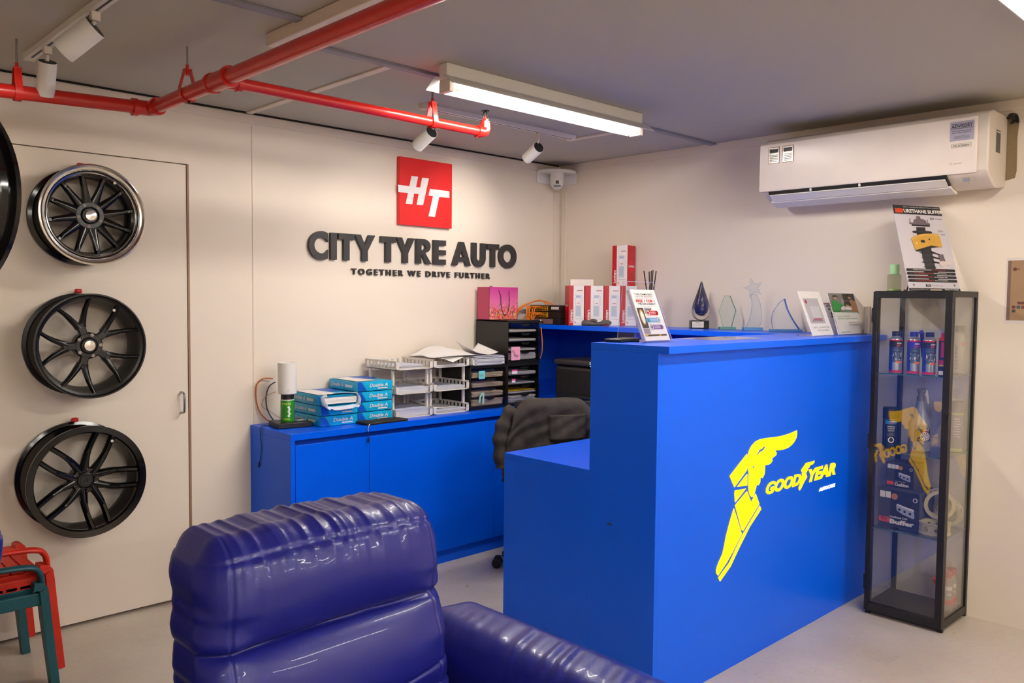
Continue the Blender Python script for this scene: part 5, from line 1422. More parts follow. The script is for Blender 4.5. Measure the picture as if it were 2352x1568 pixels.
MB().prism(P, -.006, .006, 0, Fy).build('curved_plate', M_bglass, t)
m = MB(); m.tube([(x, -.006, z) for x, z in P], .0009, 5, 0); m.build('plate_edge', M_bedge, t)
S = []
for i in range(10):
    r_ = .056 if i % 2 == 0 else .023; a_ = math.pi / 2 + .28 + i * math.pi / 5; S.append((-.002 + r_ * math.cos(a_), .236 + r_ * math.sin(a_)))
V, F = [(x, -.010, z) for x, z in S] + [(-.002, -.020, .236), (-.002, .002, .236)], []
n = 10
F = [(i, (i + 1) % n, n) for i in range(n)] + [((i + 1) % n, i, n + 1) for i in range(n)]
MB().add(V, F).build('star', M_bglass, t)
m = MB(); m.tube([(x, -.010, z) for x, z in S], .0009, 5, closed=True); m.build('star_edge', M_bedge, t)
t = thing('sail_award', 'pale blue sail shaped glass award with blue edges', 'award', (AX, award_y(1803), ZT0), RA)
MB().box(-.080, .088, -.024, .024, 0, .014).build('base', M_bedge, t, bevel=.0015)
lf = [(p.x, p.y) for p in catmull([(-.066, .014, 0), (-.075, .06, 0), (-.068, .105, 0), (-.040, .150, 0), (-.008, .178, 0)], 5)]; rg = [(p.x, p.y) for p in catmull([(-.008, .178, 0), (.010, .12, 0), (.040, .065, 0), (.076, .014, 0)], 5)]
P = lf + rg[1:]
MB().prism(P, -.006, .006, 0, Fy).build('sail_plate', M_bglass, t)
MB().tube([(x, -.006, z) for x, z in rg], (.0022, .007), 4, 0, flat=(1, 0, 0)).tube([(x, -.006, z) for x, z in lf], .0014, 5).build('blue_edge', mat('cobalt_edge', (70, 110, 196), .15, trans=.3), t)

# ================================================================ things on the counter top
def lean_frame(x, y, z, h, lean, rz=0.0):
    X = Vector((math.cos(rz), math.sin(rz), 0)); B = Vector((-math.sin(rz), math.cos(rz), 0))
    Y = (B * lean + ZUP * math.sqrt(h * h - lean * lean)).normalized()
    return frame((x, y, z), X, Y)
# leaflet holder
lh = thing('leaflet_holder', 'clear acrylic leaflet holder at the left end of the counter top', 'leaflet holder', (-1.58, -2.0, ZT0))
xl = ony(1480, 782, -2.06).x; xr = ony(1537, 780, -2.06).x; w = xr - xl; hh = .215
fr = lean_frame(xl, -2.06, ZT0 + .004, hh, .085)
m = MB().box(xl - .003, xr + .003, -2.075, -1.93, ZT0, ZT0 + .003)
m.box(-.003, w + .003, 0, hh * 1.08, -.012, -.010, 0, fr)
m.box(-.003, w + .003, 0, .10, .010, .012, 0, fr)
m.prism([(-2.075, ZT0), (-1.93, ZT0), (-1.955, ZT0 + .235), (-1.975, ZT0 + .235), (-2.05, ZT0 + .05)], xl - .005, xl - .003, 0, Matrix(((0, 0, 1, 0), (1, 0, 0, 0), (0, 1, 0, 0), (0, 0, 0, 1))))
m.prism([(-2.075, ZT0), (-1.93, ZT0), (-1.955, ZT0 + .235), (-1.975, ZT0 + .235), (-2.05, ZT0 + .05)], xr + .003, xr + .005, 0, Matrix(((0, 0, 1, 0), (1, 0, 0, 0), (0, 1, 0, 0), (0, 0, 0, 1))))
m.build('acrylic_body', M_acr, lh, world=True)
m = MB()
for xx in (xl - .004, xr + .004):
    m.tube([(xx, -2.075, ZT0 + .002), (xx, -2.05, ZT0 + .05), (xx, -1.975, ZT0 + .235), (xx, -1.955, ZT0 + .235), (xx, -1.93, ZT0 + .002)], .0009, 5)
m.tube([(xl, -1.975, ZT0 + .235), (xr, -1.975, ZT0 + .235)], .0009, 5).build('acrylic_edges', mat('acrylic_edge', (186, 178, 216), .15), lh, world=True)
m = MB().box(xr + .006, xr + .055, -1.985, -1.983, ZT0, ZT0 + .11); m.build('card_pocket', M_acr, lh, world=True)
lf_ = thing('leaflet', 'white tyre replacement leaflet standing in the acrylic holder', 'leaflet', (-1.58, -2.0, ZT0 + .004))
m = MB().box(0, w, 0, hh, -.008, .006, 0, fr)
m.build('sheets', M_paper, lf_, world=True)
pr_ = MB(); z_ = .0068
def pt(s, x, y, h, ww, mi, **k): pr_.text(s, fr @ Matrix.Translation((x, y, z_)), h, ww, mi, **k)
pt('TYRE DAMAGED?', w * .14, hh * .885, .0085, w * .72, 1, weight=.005)
pt("CAN'T BE REPAIRED?", w * .14, hh * .845, .0055, w * .72, 2)
pr_.rect(w * .13, w * .86, hh * .823, hh * .826, z_, 3, fr)
pt('FREE 1 FOR 1', w * .13, hh * .745, .012, w * .74, 3, weight=.03)
pt('TYRE REPLACEMENT!', w * .16, hh * .70, .006, w * .72, 1, weight=.02)
pr_.rect(w * .13, w * .86, hh * .672, hh * .675, z_, 1, fr)
pr_.rect(w * .06, w * .31, hh * .24, hh * .64, z_, 4, fr).rect(w * .06, w * .31, hh * .13, hh * .23, z_, 5, fr)
pr_.disc(w * .185, hh * .46, w * .085, z_ + .0003, 6, fr, ry=hh * .15).disc(w * .185, hh * .45, w * .06, z_ + .0006, 0, fr, ry=hh * .12)
pr_.rect(w * .34, w * .60, hh * .52, hh * .64, z_, 5, fr)
def pill(x0, x1, y, h, mi, cm, side):
    pr_.rect(x0, x1, y, y + h, z_ + .0003, mi, fr); pr_.disc(x1 if side else x0, y + h / 2, h / 2, z_ + .0003, mi, fr)
    cx = x0 if side else x1; pr_.disc(cx, y + h / 2, h * .62, z_ + .0005, 4, fr); pr_.disc(cx, y + h / 2, h * .54, z_ + .0008, 0, fr); pr_.disc(cx, y + h / 2, h * .36, z_ + .0011, cm, fr)
    for q in range(3): pr_.rect(x0 + (x1 - x0) * .25, x0 + (x1 - x0) * .85, y + h * (.25 + .22 * q), y + h * (.32 + .22 * q), z_ + .0011, 0, fr)
pill(w * .44, w * .80, hh * .49, hh * .09, 3, 3, True); pill(w * .34, w * .78, hh * .35, hh * .09, 7, 7, False); pill(w * .42, w * .82, hh * .215, hh * .09, 8, 8, True)
pr_.tube([tuple(fr @ Vector(q)) for q in ((w * .62, hh * .64, z_), (w * .62, hh * .605, z_), (w * .42, hh * .60, z_), (w * .38, hh * .54, z_))], .0012, 5, 4)
pr_.rect(w * .06, w * .92, hh * .085, hh * .12, z_, 4, fr).rect(w * .60, w * .70, hh * .09, hh * .115, z_ + .0003, 9, fr).rect(w * .06, w * .17, hh * .09, hh * .115, z_ + .0003, 9, fr)
pr_.build('printing', [M_paper, M_ink, M_inkg, M_lred, mat('print_brown', (70, 58, 52), .5), mat('print_taupe', (150, 146, 150), .5), mat('print_glow', (200, 160, 90), .5), mat('print_sky', (90, 170, 214), .5), mat('print_violet', (120, 90, 160), .5), mat('print_gold', (226, 170, 40), .5)], lf_, world=True)

# phone / pen box, plastic sleeve on the counter
o = MB().box(-.10, .06, -.038, .038, 0, .013).build('mobile_phone', M_black, bevel=.004); o.location = (-1.715, -1.955, ZT0); o.rotation_euler = (0, 0, math.radians(12)); tag(o, 'thin black phone lying at the end of the tall counter top', 'phone')
a_ = onz(1568, 783, ZT); b_ = onz(1722, 771, ZT)
o = MB().box(-1.34, -.96, -2.14, -1.93, ZT0, ZT0 + .0012).build('plastic_sleeve', pane('sleeve_plastic', (.95, .95, .97), 1.9, .2)); tag(o, 'clear plastic sleeve lying flat on the counter top', 'plastic sleeve')
o = MB().tube(catmull([(-1.10 + .03 * math.cos(i * 1.3) + .006 * i, -2.02 + .02 * math.sin(i * 1.3), ZT0 + .003 + .002 * (i % 3)) for i in range(14)], 4), .0016, 6).build('crumpled_wrapper', M_acr); tag(o, 'clear crumpled plastic wrapper on the sleeve on the counter', 'wrapper')

# QR stand (code left out), event card, review card
def card(name, label, cat, x0, x1, y, h, lean, th=.003, mts=M_paper, back=True):
    t = thing(name, label, cat, ((x0 + x1) / 2, y, ZT0)); fr = lean_frame(x0, y, ZT0 + .002, h, lean); w = x1 - x0
    MB().box(0, w, 0, h, -th, 0, 0, fr).build('card', mts, t, world=True)
    return t, fr, w
YQ = -2.16
t, fr, w = card('payment_stand', 'white acrylic stand with a grey printed sheet and handwriting', 'stand', ony(1868, 768, YQ).x, ony(1916, 767, YQ).x, YQ, .228, .085)
h = .228; m = MB()
m.rect(w * .10, w * .80, h * .27, h * .84, .0006, 0, fr).rect(w * .30, w * .72, h * .40, h * .66, .0009, 1, fr).disc(w * .2, h * .76, w * .05, .0009, 2, fr)
m.rect(w * .28, w * .70, h * .355, h * .378, .0009, 2, fr)
for k in range(6): m.rect(w * (.22 + .085 * k), w * (.27 + .085 * k), h * .315, h * .340, .0009, 2 if k % 2 == 0 else 3, fr)
m.text('UEN : 202007600', fr @ Matrix.Translation((w * .12, h * .165, .0006)), .007, w * .78, 3); m.text('CityTyreHub', fr @ Matrix.Translation((w * .3, h * .085, .0006)), .012, w * .52, 3, shear=.2)
m.build('printing', [mat('sheet_grey', (186, 184, 190), .6), mat('sheet_lightgrey', (204, 202, 208), .6), mat('print_maroon', (170, 40, 80), .5), M_inkg], t, world=True)
MB().box(ony(1868, 768, YQ).x, ony(1916, 767, YQ).x, YQ, YQ + .09, ZT0, ZT0 + .002).build('foot', M_acr, t, world=True)
YR = -2.15
t, fr, w = card('event_card', 'white card with bold black print, half hidden behind the review card', 'card', ony(1914, 767, YR + .03).x - .012, ony(1975, 767, YR + .03).x - .05, YR + .035, .165, .05)
h = .165; m = MB().rect(w * .02, w * .98, h * .95, h * .975, .0006, 1, fr)
m.text('OY DU', fr @ Matrix.Translation((w * .1, h * .86, .0006)), .010, w * .8, 0, weight=.04); m.text('UR T', fr @ Matrix.Translation((w * .16, h * .76, .0006)), .010, w * .7, 0, weight=.04)
m.text('5 0', fr @ Matrix.Translation((w * .2, h * .52, .0006)), .030, w * .7, 0, weight=.05); m.text('TY SAVIN', fr @ Matrix.Translation((w * .25, h * .42, .0006)), .006, w * .7, 0, weight=.03); m.rect(w * .3, w * .9, h * .03, h * .06, .0006, 1, fr)
m.build('printing', [M_ink, M_lred], t, world=True)
YV = -2.165
xa_ = ony(1927, 767, YV).x; xb_ = ony(1991, 767, YV).x
t, fr, w = card('review_card', 'review card with a photo of two men shaking hands, by the display cabinet', 'card', xa_, xb_, YV, .215, .065)
h = .215; m = MB(); e = .0005
m.rect(0, w, h * .55, h, e, 0, fr).rect(w * .48, w, h * .82, h * .995, e * 2, 1, fr).flat([(w * .35, h * .62), (w * .4, h * .86), (w * .95, h * .86), (w * .98, h * .62)], e * 2, 2, fr).flat([(w * .42, h * .70), (w * .50, h * .81), (w * .8, h * .81), (w * .82, h * .68), (w * .5, h * .66)], e * 3, 1, fr)
m.flat([(w * .40, h * .60), (w * .5, h * .68), (w * .85, h * .66), (w * .9, h * .58)], e * 4, 5, fr)
m.flat([(w * .03, h * .56), (w * .06, h * .80), (w * .16, h * .84), (w * .24, h * .78), (w * .44, h * .70), (w * .42, h * .66), (w * .27, h * .68), (w * .26, h * .56)], e * 5, 3, fr)
m.disc(w * .19, h * .885, w * .055, e * 5, 4, fr, ry=h * .045).flat([(w * .12, h * .90), (w * .14, h * .95), (w * .23, h * .95), (w * .32, h * .905), (w * .24, h * .91)], e * 6, 1, fr)
m.flat([(w * .66, h * .52), (w * .70, h * .72), (w * .66, h * .80), (w * .74, h * .86), (w * .90, h * .78), (w * .96, h * .50)], e * 5, 6, fr).flat([(w * .48, h * .70), (w * .52, h * .725), (w * .70, h * .68), (w * .68, h * .64)], e * 6, 4, fr)
m.disc(w * .70, h * .91, w * .055, e * 5, 4, fr, ry=h * .05).flat([(w * .64, h * .92), (w * .66, h * .985), (w * .76, h * .985), (w * .79, h * .90), (w * .74, h * .90)], e * 6, 1, fr)
m.flat([(w * .30, h * .60), (w * .30, h * .64), (w * .44, h * .70), (w * .45, h * .66), (w * .36, h * .57)], e * 6, 5, fr)
m.flat([(0, 0), (w, 0), (w, h * .40), (w * .86, h * .535), (0, h * .55)], e * 7, 5, fr)
m.flat([(0, h * .55), (w * .86, h * .535), (w, h * .40), (w, h * .37), (w * .85, h * .52), (0, h * .537)], e * 8, 3, fr)
m.flat([(w * .92, h * .45), (w * .99, h * .56), (w * 1.0, h * .42)], e * 9, 8, fr)
m.text('Your review', fr @ Matrix.Translation((w * .08, h * .42, e * 9)), .0075, w * .44, 7); m.text('drives us forward', fr @ Matrix.Translation((w * .08, h * .36, e * 9)), .0080, w * .68, 7)
m.rect(w * .08, w * .38, h * .045, h * .055, e * 9, 3, fr).rect(w * .42, w * .78, h * .275, h * .283, e * 9, 9, fr).rect(w * .42, w * .80, h * .225, h * .229, e * 9, 9, fr).rect(w * .42, w * .74, h * .205, h * .209, e * 9, 9, fr)
m.rect(w * .78, w * .93, h * .05, h * .065, e * 9, 10, fr).disc(w * .74, h * .057, .002, e * 9, 9, fr)
m.build('printing', [mat('photo_grey', (130, 126, 122), .5), mat('photo_dark', (46, 42, 42), .5), mat('photo_mid', (160, 152, 152), .5), mat('photo_green', (30, 150, 60), .5), mat('photo_skin', (186, 140, 112), .5), M_signwhite, mat('photo_tan', (160, 116, 84), .5), mat('print_green', (110, 190, 110), .5), mat('photo_yellow', (230, 210, 20), .5), M_inkg, M_lred], t, world=True)
p = onx(1993, 735, -.05)
o = MB().lathe([(.0145, 0), (.0165, .003), (.0165, .140), (.015, .141), (.0145, .010), (.0001, .010)], 24).build('tumbler', mat('brushed_tumbler', (190, 180, 170), .25, .6)); o.location = (-.030, p.y + .01, ZT0); tag(o, 'slim metallic tumbler behind the review card', 'tumbler')
# ================================================================ on and in the display cabinet
t = thing('perfume_bottle', 'small glass bottle with a mint green cap on the display cabinet', 'bottle', (-.20, -2.388, ZS + .0005), math.radians(-20))
MB().box(-.030, .030, -.018, .018, 0, .010).build('base', mat('mint_glass', (176, 206, 140), .2, trans=.3), t, bevel=.003)
m = MB()
V, F = rbox(.060, .036, .070, .006, 18, 10, 14, lambda p, n: .0012 * math.sin(260 * (p.x + p.z)) * math.sin(260 * (p.x - p.z)))
MB().add(V, F, 0, Matrix.Translation((0, 0, .010))).build('glass_body', pane('cut_glass', (.80, .84, .72), 1.6, .05), t, ang=20)
MB().cyl((0, 0, .080), (0, 0, .128), .0215, 28).build('cap', mat('mint_cap', (176, 224, 166), .4), t, bevel=.002)
# urethane poster standee
TH = math.radians(-25)
pw, ph = .305, .425
ps = thing('standee_poster', 'urethane buffer poster on an easel on top of the display cabinet', 'poster', (-.17, -2.56, ZS))
x0p, y0p = -.312, -2.503
fr = lean_frame(x0p, y0p, ZS + .002, ph, .125, TH)
MB().box(0, pw, 0, ph, -.003, 0, 0, fr).build('board', mat('poster_ground', (206, 200, 208), .4), ps, world=True)
bk = fr @ Vector((pw / 2, .26, -.004)); ft = Vector((bk.x + .04, bk.y + .085, ZS + .004))
MB().tube([tuple(bk), tuple(ft)], .003, 6).tube([tuple(ft), (x0p + .012, y0p + .03, ZS + .004), (x0p - .030, y0p + .012, ZS + .004)], .0025, 6).build('easel_leg', M_black, ps, world=True)
m = MB(); e = .0005
S = pw / 1.0
def Q(pts):      # picture coords (0..1 across, 0..1 up)
    return [(x * pw, y * ph) for x, y in pts]
m.rect(0, pw, ph * .895, ph, e, 0, fr).rect(pw * .035, pw * .185, ph * .91, ph * .962, e * 2, 1, fr)
m.text('TTC', fr @ Matrix.Translation((pw * .055, ph * .92, e * 3)), ph * .032, pw * .11, 8, weight=.03)
m.text('URETHANE BUFFER', fr @ Matrix.Translation((pw * .20, ph * .913, e * 3)), ph * .043, pw * .77, 2, weight=.03)
m.text('Stable cornering! Less vibration! Protect suspension!', fr @ Matrix.Translation((pw * .20, ph * .972, e * 3)), ph * .016, pw * .74, 2)
m.rect(0, pw, 0, ph * .028, e, 0, fr)
m.text('MADE IN KOREA', fr @ Matrix.Translation((pw * .69, ph * .008, e * 3)), ph * .013, pw * .28, 2, weight=.02); m.text('http://www.buffer.co.kr', fr @ Matrix.Translation((pw * .03, ph * .008, e * 3)), ph * .011, pw * .34, 2)
m.rect(pw * .40, pw * .63, ph * .004, ph * .018, e * 2, 9, fr)
# strut picture
def el2(cx, cy, rx, ry, a0=0, a1=360, n=26): return [(cx + rx * math.cos(math.radians(a0 + (a1 - a0) * i / n)), cy + ry * math.sin(math.radians(a0 + (a1 - a0) * i / n))) for i in range(n + 1)][:-1]
m.flat(Q([(.36, .60), (.38, .745), (.56, .745), (.55, .60)]), e * 2, 0, fr)
m.flat(Q([(.38, .38), (.40, .56), (.59, .56), (.60, .12), (.42, .12)]), e * 2, 3, fr)
m.flat(Q(el2(.48, .685, .20, .022)), e * 3, 0, fr).flat(Q(el2(.50, .695, .17, .008)), e * 4, 3, fr)
m.rect(pw * .30, pw * .66, ph * .755, ph * .775, e * 3, 0, fr).rect(pw * .26, pw * .67, ph * .775, ph * .795, e * 4, 4, fr).flat(Q([(.34, .795), (.36, .83), (.42, .845), (.54, .845), (.60, .825), (.61, .795)]), e * 4, 4, fr)
m.rect(pw * .42, pw * .50, ph * .845, ph * .875, e * 4, 4, fr).rect(pw * .275, pw * .29, ph * .79, ph * .84, e * 4, 4, fr).rect(pw * .625, pw * .64, ph * .79, ph * .84, e * 4, 4, fr)
for k in range(5): m.flat(Q(el2(.49, .44 - k * .055, .15 - .02 * (k % 2), .010)), e * 3, 0, fr)
for k in range(3): m.flat(Q([(.56, .47 - k * .06), (.76, .425 - k * .05), (.76, .412 - k * .05), (.56, .445 - k * .06)]), e * 3, 0, fr)
m.flat(Q([(.23, .605), (.29, .628), (.36, .647), (.45, .662), (.56, .670), (.68, .672), (.80, .668), (.81, .60), (.82, .53), (.80, .512), (.70, .518), (.60, .520), (.52, .512), (.44, .498), (.35, .476), (.27, .462), (.25, .53)]), e * 5, 5, fr)
m.flat(Q([(.27, .468), (.42, .495), (.60, .53), (.76, .515), (.60, .50), (.42, .45), (.27, .455)]), e * 6, 0, fr)
m.flat(Q(el2(.45, .575, .045, .017)), e * 6, 0, fr).flat(Q(el2(.585, .60, .015, .009)), e * 6, 0, fr).flat(Q(el2(.32, .55, .02, .016)), e * 6, 6, fr)
m.flat(Q([(.235, .585), (.35, .627), (.50, .648), (.80, .650), (.80, .656), (.50, .654), (.35, .633), (.235, .592)]), e * 6, 6, fr)
m.flat(Q([(.70, .42), (.80, .43), (.82, .35), (.72, .34)]), e * 5, 4, fr).flat(Q(el2(.76, .315, .075, .035)), e * 6, 7, fr).flat(Q(el2(.87, .33, .06, .03)), e * 5, 7, fr)
for k in range(4):
    yb = .222 - k * .041; m.rect(pw * .03, pw * .945, ph * yb, ph * (yb + .030), e * 7, 0, fr); m.disc(pw * .03, ph * (yb + .015), ph * .015, e * 7, 0, fr); m.disc(pw * .945, ph * (yb + .015), ph * .015, e * 7, 0, fr)
    tx = [('Passing over anti-speed bar', 'more smoothly'), ('To reduce rolling', 'while sharp cornering.'), ('To protect shock absorber', 'on the bumpy road.'), ('Reducing fatigue', 'when you drive long distance.')][k]
    m.text(tx[0], fr @ Matrix.Translation((pw * .14, ph * (yb + .008), e * 9)), ph * .014, pw * .36, 2 if k in (0,) else 10, weight=.01); m.text(tx[1], fr @ Matrix.Translation((pw * .52, ph * (yb + .008), e * 9)), ph * .014, pw * .26, 10 if k == 0 else 2, weight=.01)
m.rect(pw * .33, pw * .43, ph * .045, ph * .075, e * 3, 0, fr); m.text('TTC Co., Ltd.', fr @ Matrix.Translation((pw * .45, ph * .050, e * 3)), ph * .018, pw * .22, 3)
m.text('TTC', fr @ Matrix.Translation((pw * .345, ph * .051, e * 5)), ph * .017, pw * .07, 2, weight=.02)
m.disc(pw * .10, ph * .065, ph * .012, e * 3, 4, fr).disc(pw * .90, ph * .065, ph * .012, e * 3, 4, fr)
m.text('Sweetex', fr @ Matrix.Translation((pw * .79, ph * .848, e * 3)), ph * .012, pw * .15, 3); m.tube([tuple(fr @ Vector((pw * (.73 + .035 * math.cos(q / 10 * 6.283)), ph * (.853 + .012 * math.sin(q / 10 * 6.283)), e * 3))) for q in range(10)], .0012, 5, 0, closed=True)
m.text('LIKE', fr @ Matrix.Translation((pw * .80, ph * .70, e * 3)), ph * .014, pw * .10, 3, shear=.2); m.text('Tag', fr @ Matrix.Translation((pw * .85, ph * .655, e * 3)), ph * .018, pw * .08, 3, shear=.2)
m.build('printing', [M_ink, mat('ttc_orange', (222, 76, 34), .5), M_signwhite, mat('print_charcoal', (46, 48, 56), .5), mat('print_mauve', (110, 98, 104), .5), mat('buffer_gold', (206, 158, 66), .5), mat('buffer_gold_light', (232, 196, 110), .5), mat('print_pale', (216, 200, 196), .5), mat('ttc_dark_orange', (180, 60, 30), .5), mat('print_beige', (190, 170, 150), .5), mat('print_red2', (200, 50, 44), .5)], ps, world=True)

def strip_print(mb, r, a0, a1, z0, z1, m, n=10, off=0.0):
    V = []
    for i in range(n + 1):
        a = a0 + (a1 - a0) * i / n
        V += [((r + off) * math.cos(a), (r + off) * math.sin(a), z0), ((r + off) * math.cos(a), (r + off) * math.sin(a), z1)]
    mb.add(V, [(2 * i, 2 * i + 2, 2 * i + 3, 2 * i + 1) for i in range(n)], m)
VA = math.atan2(-.60, -.80)
def additive(label, x, y, capc, topc, titles, art):
    t = thing('additive_can', label, 'can', (x, y, SZ[0] + .0005)); r = .0285; h = .163
    MB().lathe([(r - .003, 0), (r, .003), (r, h - .004), (r - .002, h), (r - .006, h + .004), (.0185, h + .010), (.0185, h + .012)], 40).build('can_body', mat('can_silver', (176, 178, 186), .3, .75), t)
    MB().lathe([(.0185, h + .010), (.0185, h + .032), (.017, h + .034), (.0001, h + .034)], 30).build('cap', capc, t)
    m = MB(); F2 = (VA - 1.6, VA + 1.6)
    strip_print(m, r, *F2, h - .011, h - .005, 0, 20, .0004); strip_print(m, r, *F2, .004, .014, 0, 20, .0004)
    strip_print(m, r, F2[0], VA + 1.6, h - .040, h - .011, 1, 20, .0004)
    strip_print(m, r, F2[0], VA - .75, .014, h - .040, 2, 8, .0003)
    strip_print(m, r, VA - .75, VA + 1.6, .052, h - .040, 3, 16, .0003)
    strip_print(m, r, VA - .2, VA + 1.1, .048, .058, 4, 10, .0006)
    R = random.Random(len(label))
    for k in range(26):
        a = VA + R.uniform(-.9, .7); z = R.uniform(.060, .092); q = R.uniform(.05, .16)
        strip_print(m, r, a, a + q, z, z + R.uniform(.004, .012), R.choice([5, 6, 1, 5, 3]), 3, .0008 + .00004 * k)
    m.build('printed_label', [mat('lm_red', (196, 24, 52), .35), topc, mat('lm_navy', (30, 50, 120), .35), mat('lm_steel', (96, 108, 124), .3, .5), mat('lm_orange', (226, 120, 40), .4), M_offw, art], t)
    m = MB()
    wrap_text('LIQUI', r + .0009, VA + .28, h - .026, .008, .022, 0, m, weight=.05); wrap_text('MOLY', r + .0009, VA + .28, h - .037, .008, .022, 1, m, weight=.05)
    wrap_text(titles[0], r + .0009, VA - .1, .112, .009, .034, 2, m, weight=.02); wrap_text(titles[1], r + .0009, VA - .1, .098, .009, .034, 2, m, weight=.02)
    m.build('lettering', [M_signwhite, mat('lm_redtext', (214, 60, 80), .4), M_ink], t); return t
M_capb = mat('cap_blue', (36, 32, 130), .4)
Mt1 = mat('lm_black', (34, 32, 38), .4); Mt2 = mat('lm_indigo', (52, 46, 160), .4)
def sh_at(u, y=None, x=None, z=0):
    p = onx(u, 850, x); return p.x, p.y
add = []
xa, ya = -.262, onx(2056, 850, -.262).y
additive('blue and silver additive can with black cap, leftmost on the top shelf', xa, ya, M_black, Mt1, ('Engine', 'Boost'), M_offw)
xa, ya = -.255, onx(2097, 850, -.255).y
c2 = additive('additive can with a blue spout, second on the top shelf', xa, ya, M_capb, Mt2, ('Injector', 'Cleaner'), mat('art_teal', (90, 150, 150), .5))
MB().tube([(.030 * .9, -.020, .196), (.036, -.022, .19), (.033, -.026, .13), (.030, -.028, .075)], [.011, .010, .007, .003], 12).build('spout', M_capb, c2)
xa, ya = -.250, onx(2133, 850, -.250).y
additive('additive can with black cap, third on the top shelf', xa, ya, M_black, Mt1, ('Oil', 'Additive'), mat('art_rose', (150, 110, 120), .5))
t = thing('additive_can', 'red and black additive can behind the cabinet post on the top shelf', 'can', (-.235, onx(2170, 850, -.235).y, SZ[0] + .0005)); r = .0285
MB().lathe([(r - .003, 0), (r, .003), (r, .158), (r - .006, .166), (.018, .172)], 40).build('can_body', Mt1, t)
MB().lathe([(r, .150), (r - .002, .168), (.020, .176), (.019, .196), (.0001, .197)], 30).build('cap', M_redp, t)
m = MB(); strip_print(m, r, VA - 1.4, VA + 1.4, .050, .072, 0, 16, .0005); strip_print(m, r, VA - 1.4, VA + 1.4, .044, .050, 1, 16, .0005); strip_print(m, r, VA - 1.0, VA - .45, .085, .155, 0, 6, .0005); strip_print(m, r, VA - 1.4, VA + 1.4, .004, .022, 2, 16, .0005)
m.text if False else None
wrap_text('rune', r + .0006, VA + .1, .130, .012, .034, 2, m, weight=.05); strip_print(m, r, VA - .1, VA + .5, .095, .108, 2, 6, .0006)
m.build('printed_label', [M_redp, mat('lm_gold', (214, 170, 60), .4), M_offw], t)
t = thing('clear_bottle', 'clear plastic bottle with a grey cap at the right of the top shelf', 'bottle', (-.060, onx(2203, 850, -.060).y + .004, SZ[0] + .0005))
MB().lathe([(.024, 0), (.027, .004), (.027, .165), (.022, .185), (.014, .195), (.014, .200)], 36).build('bottle_body', mat('milky_bottle', (196, 184, 172), .3, trans=.4), t)
MB().cyl((0, 0, .198), (0, 0, .226), .019, 28).build('cap', mat('cap_taupe', (128, 116, 104), .5), t)
m = MB(); v, f = textm('CERATEC', .012, .12, weight=.03)
rot = Matrix.Rotation(math.pi / 2, 4, 'Z')
v = [((.0274) * math.cos(VA - .5 + (-y) / .027), (.0274) * math.sin(VA - .5 + (-y) / .027), .02 + x) for x, y, z in v]; m.add(v, f); strip_print(m, .027, VA, VA + .8, .13, .15, 1, 6, .0005)
m.build('lettering', [mat('print_stone', (140, 128, 116), .5), mat('print_salmon', (206, 140, 130), .5)], t)
# middle shelf
z = SZ[1] + .0005
t = thing('spray_can', 'black spray can with a black cap on the middle shelf', 'spray can', (-.245, onx(2042, 1020, -.245).y, z)); r = .031
MB().lathe([(r - .003, 0), (r, .004), (r, .140), (r - .002, .144)], 40).build('can_body', mat('spray_black', (26, 27, 32), .35), t)
MB().lathe([(r + .0008, .144), (r + .0008, .196), (r - .004, .200), (.0001, .200)], 36).build('cap', M_black, t)
m = MB(); strip_print(m, r, VA - .9, VA + .9, .120, .137, 0, 14, .0005); strip_print(m, r, VA - 1.5, VA + 1.5, .142, .1445, 3, 20, .0008); strip_print(m, r, VA - 1.05, VA - 1.0, .01, .140, 3, 2, .0006)
wrap_text('LIQUI', r + .0008, VA + .1, .130, .006, .022, 1, m, weight=.05); wrap_text('MOLY', r + .0008, VA + .1, .1225, .006, .022, 2, m, weight=.05)
for k, s_ in enumerate(('Bremsen', 'Antiquietsch', 'Spray')): wrap_text(s_, r + .0008, VA, .106 - k * .010, .007, .036 - .004 * (k == 2), 1, m, weight=.02)
for k in range(3): strip_print(m, r, VA - .6, VA + .6, .076 - k * .006, .078 - k * .006, 4, 10, .0006)
pts = []
for rr, mi in ((.014, 1), (.009, 5)):
    n = 20; V = [((r + .0009 + .0003 * (mi == 5)) * math.cos(VA + rr * math.cos(2 * math.pi * i / n) / r), (r + .0009 + .0003 * (mi == 5)) * math.sin(VA + rr * math.cos(2 * math.pi * i / n) / r), .045 + rr * math.sin(2 * math.pi * i / n)) for i in range(n)]
    m.add(V, [tuple(range(n))], mi)
m.build('printed_label', [mat('lm_cyan', (40, 120, 170), .4), M_offw, mat('lm_redtext', (214, 60, 80), .4), M_steel, M_inkg, M_ink], t)
t = thing('spray_bottle', 'grey trigger spray bottle with a round label on the middle shelf', 'spray bottle', (-.20, onx(2111, 1020, -.20).y, z)); 
bp = [(.044, 0), (.050, .006), (.050, .045), (.0485, .050), (.0485, .110), (.050, .116), (.050, .130), (.040, .155), (.028, .185), (.021, .215), (.017, .238), (.017, .244)]
MB().lathe([(p.x, p.z) for p in catmull([(a_, 0, b_) for a_, b_ in bp], 4)], 44, 0, Matrix.Scale(.75, 4, (math.cos(VA), math.sin(VA), 0))).build('bottle_body', mat('bottle_pewter', (120, 122, 132), .3, .35), t)
m = MB(); d_ = Vector((math.cos(VA + 1.57), math.sin(VA + 1.57), 0))
m.cyl((0, 0, .238), (0, 0, .258), .017, 20).tube([(0, 0, .255), (0, 0, .272), tuple(d_ * .004 + Vector((0, 0, .285)))], .012, 12)
m.tube([tuple(-d_ * .012 + Vector((0, 0, .283))), tuple(d_ * .020 + Vector((0, 0, .286)))], .011, 12)
m.build('spray_head', mat('head_grey', (96, 92, 94), .5), t)
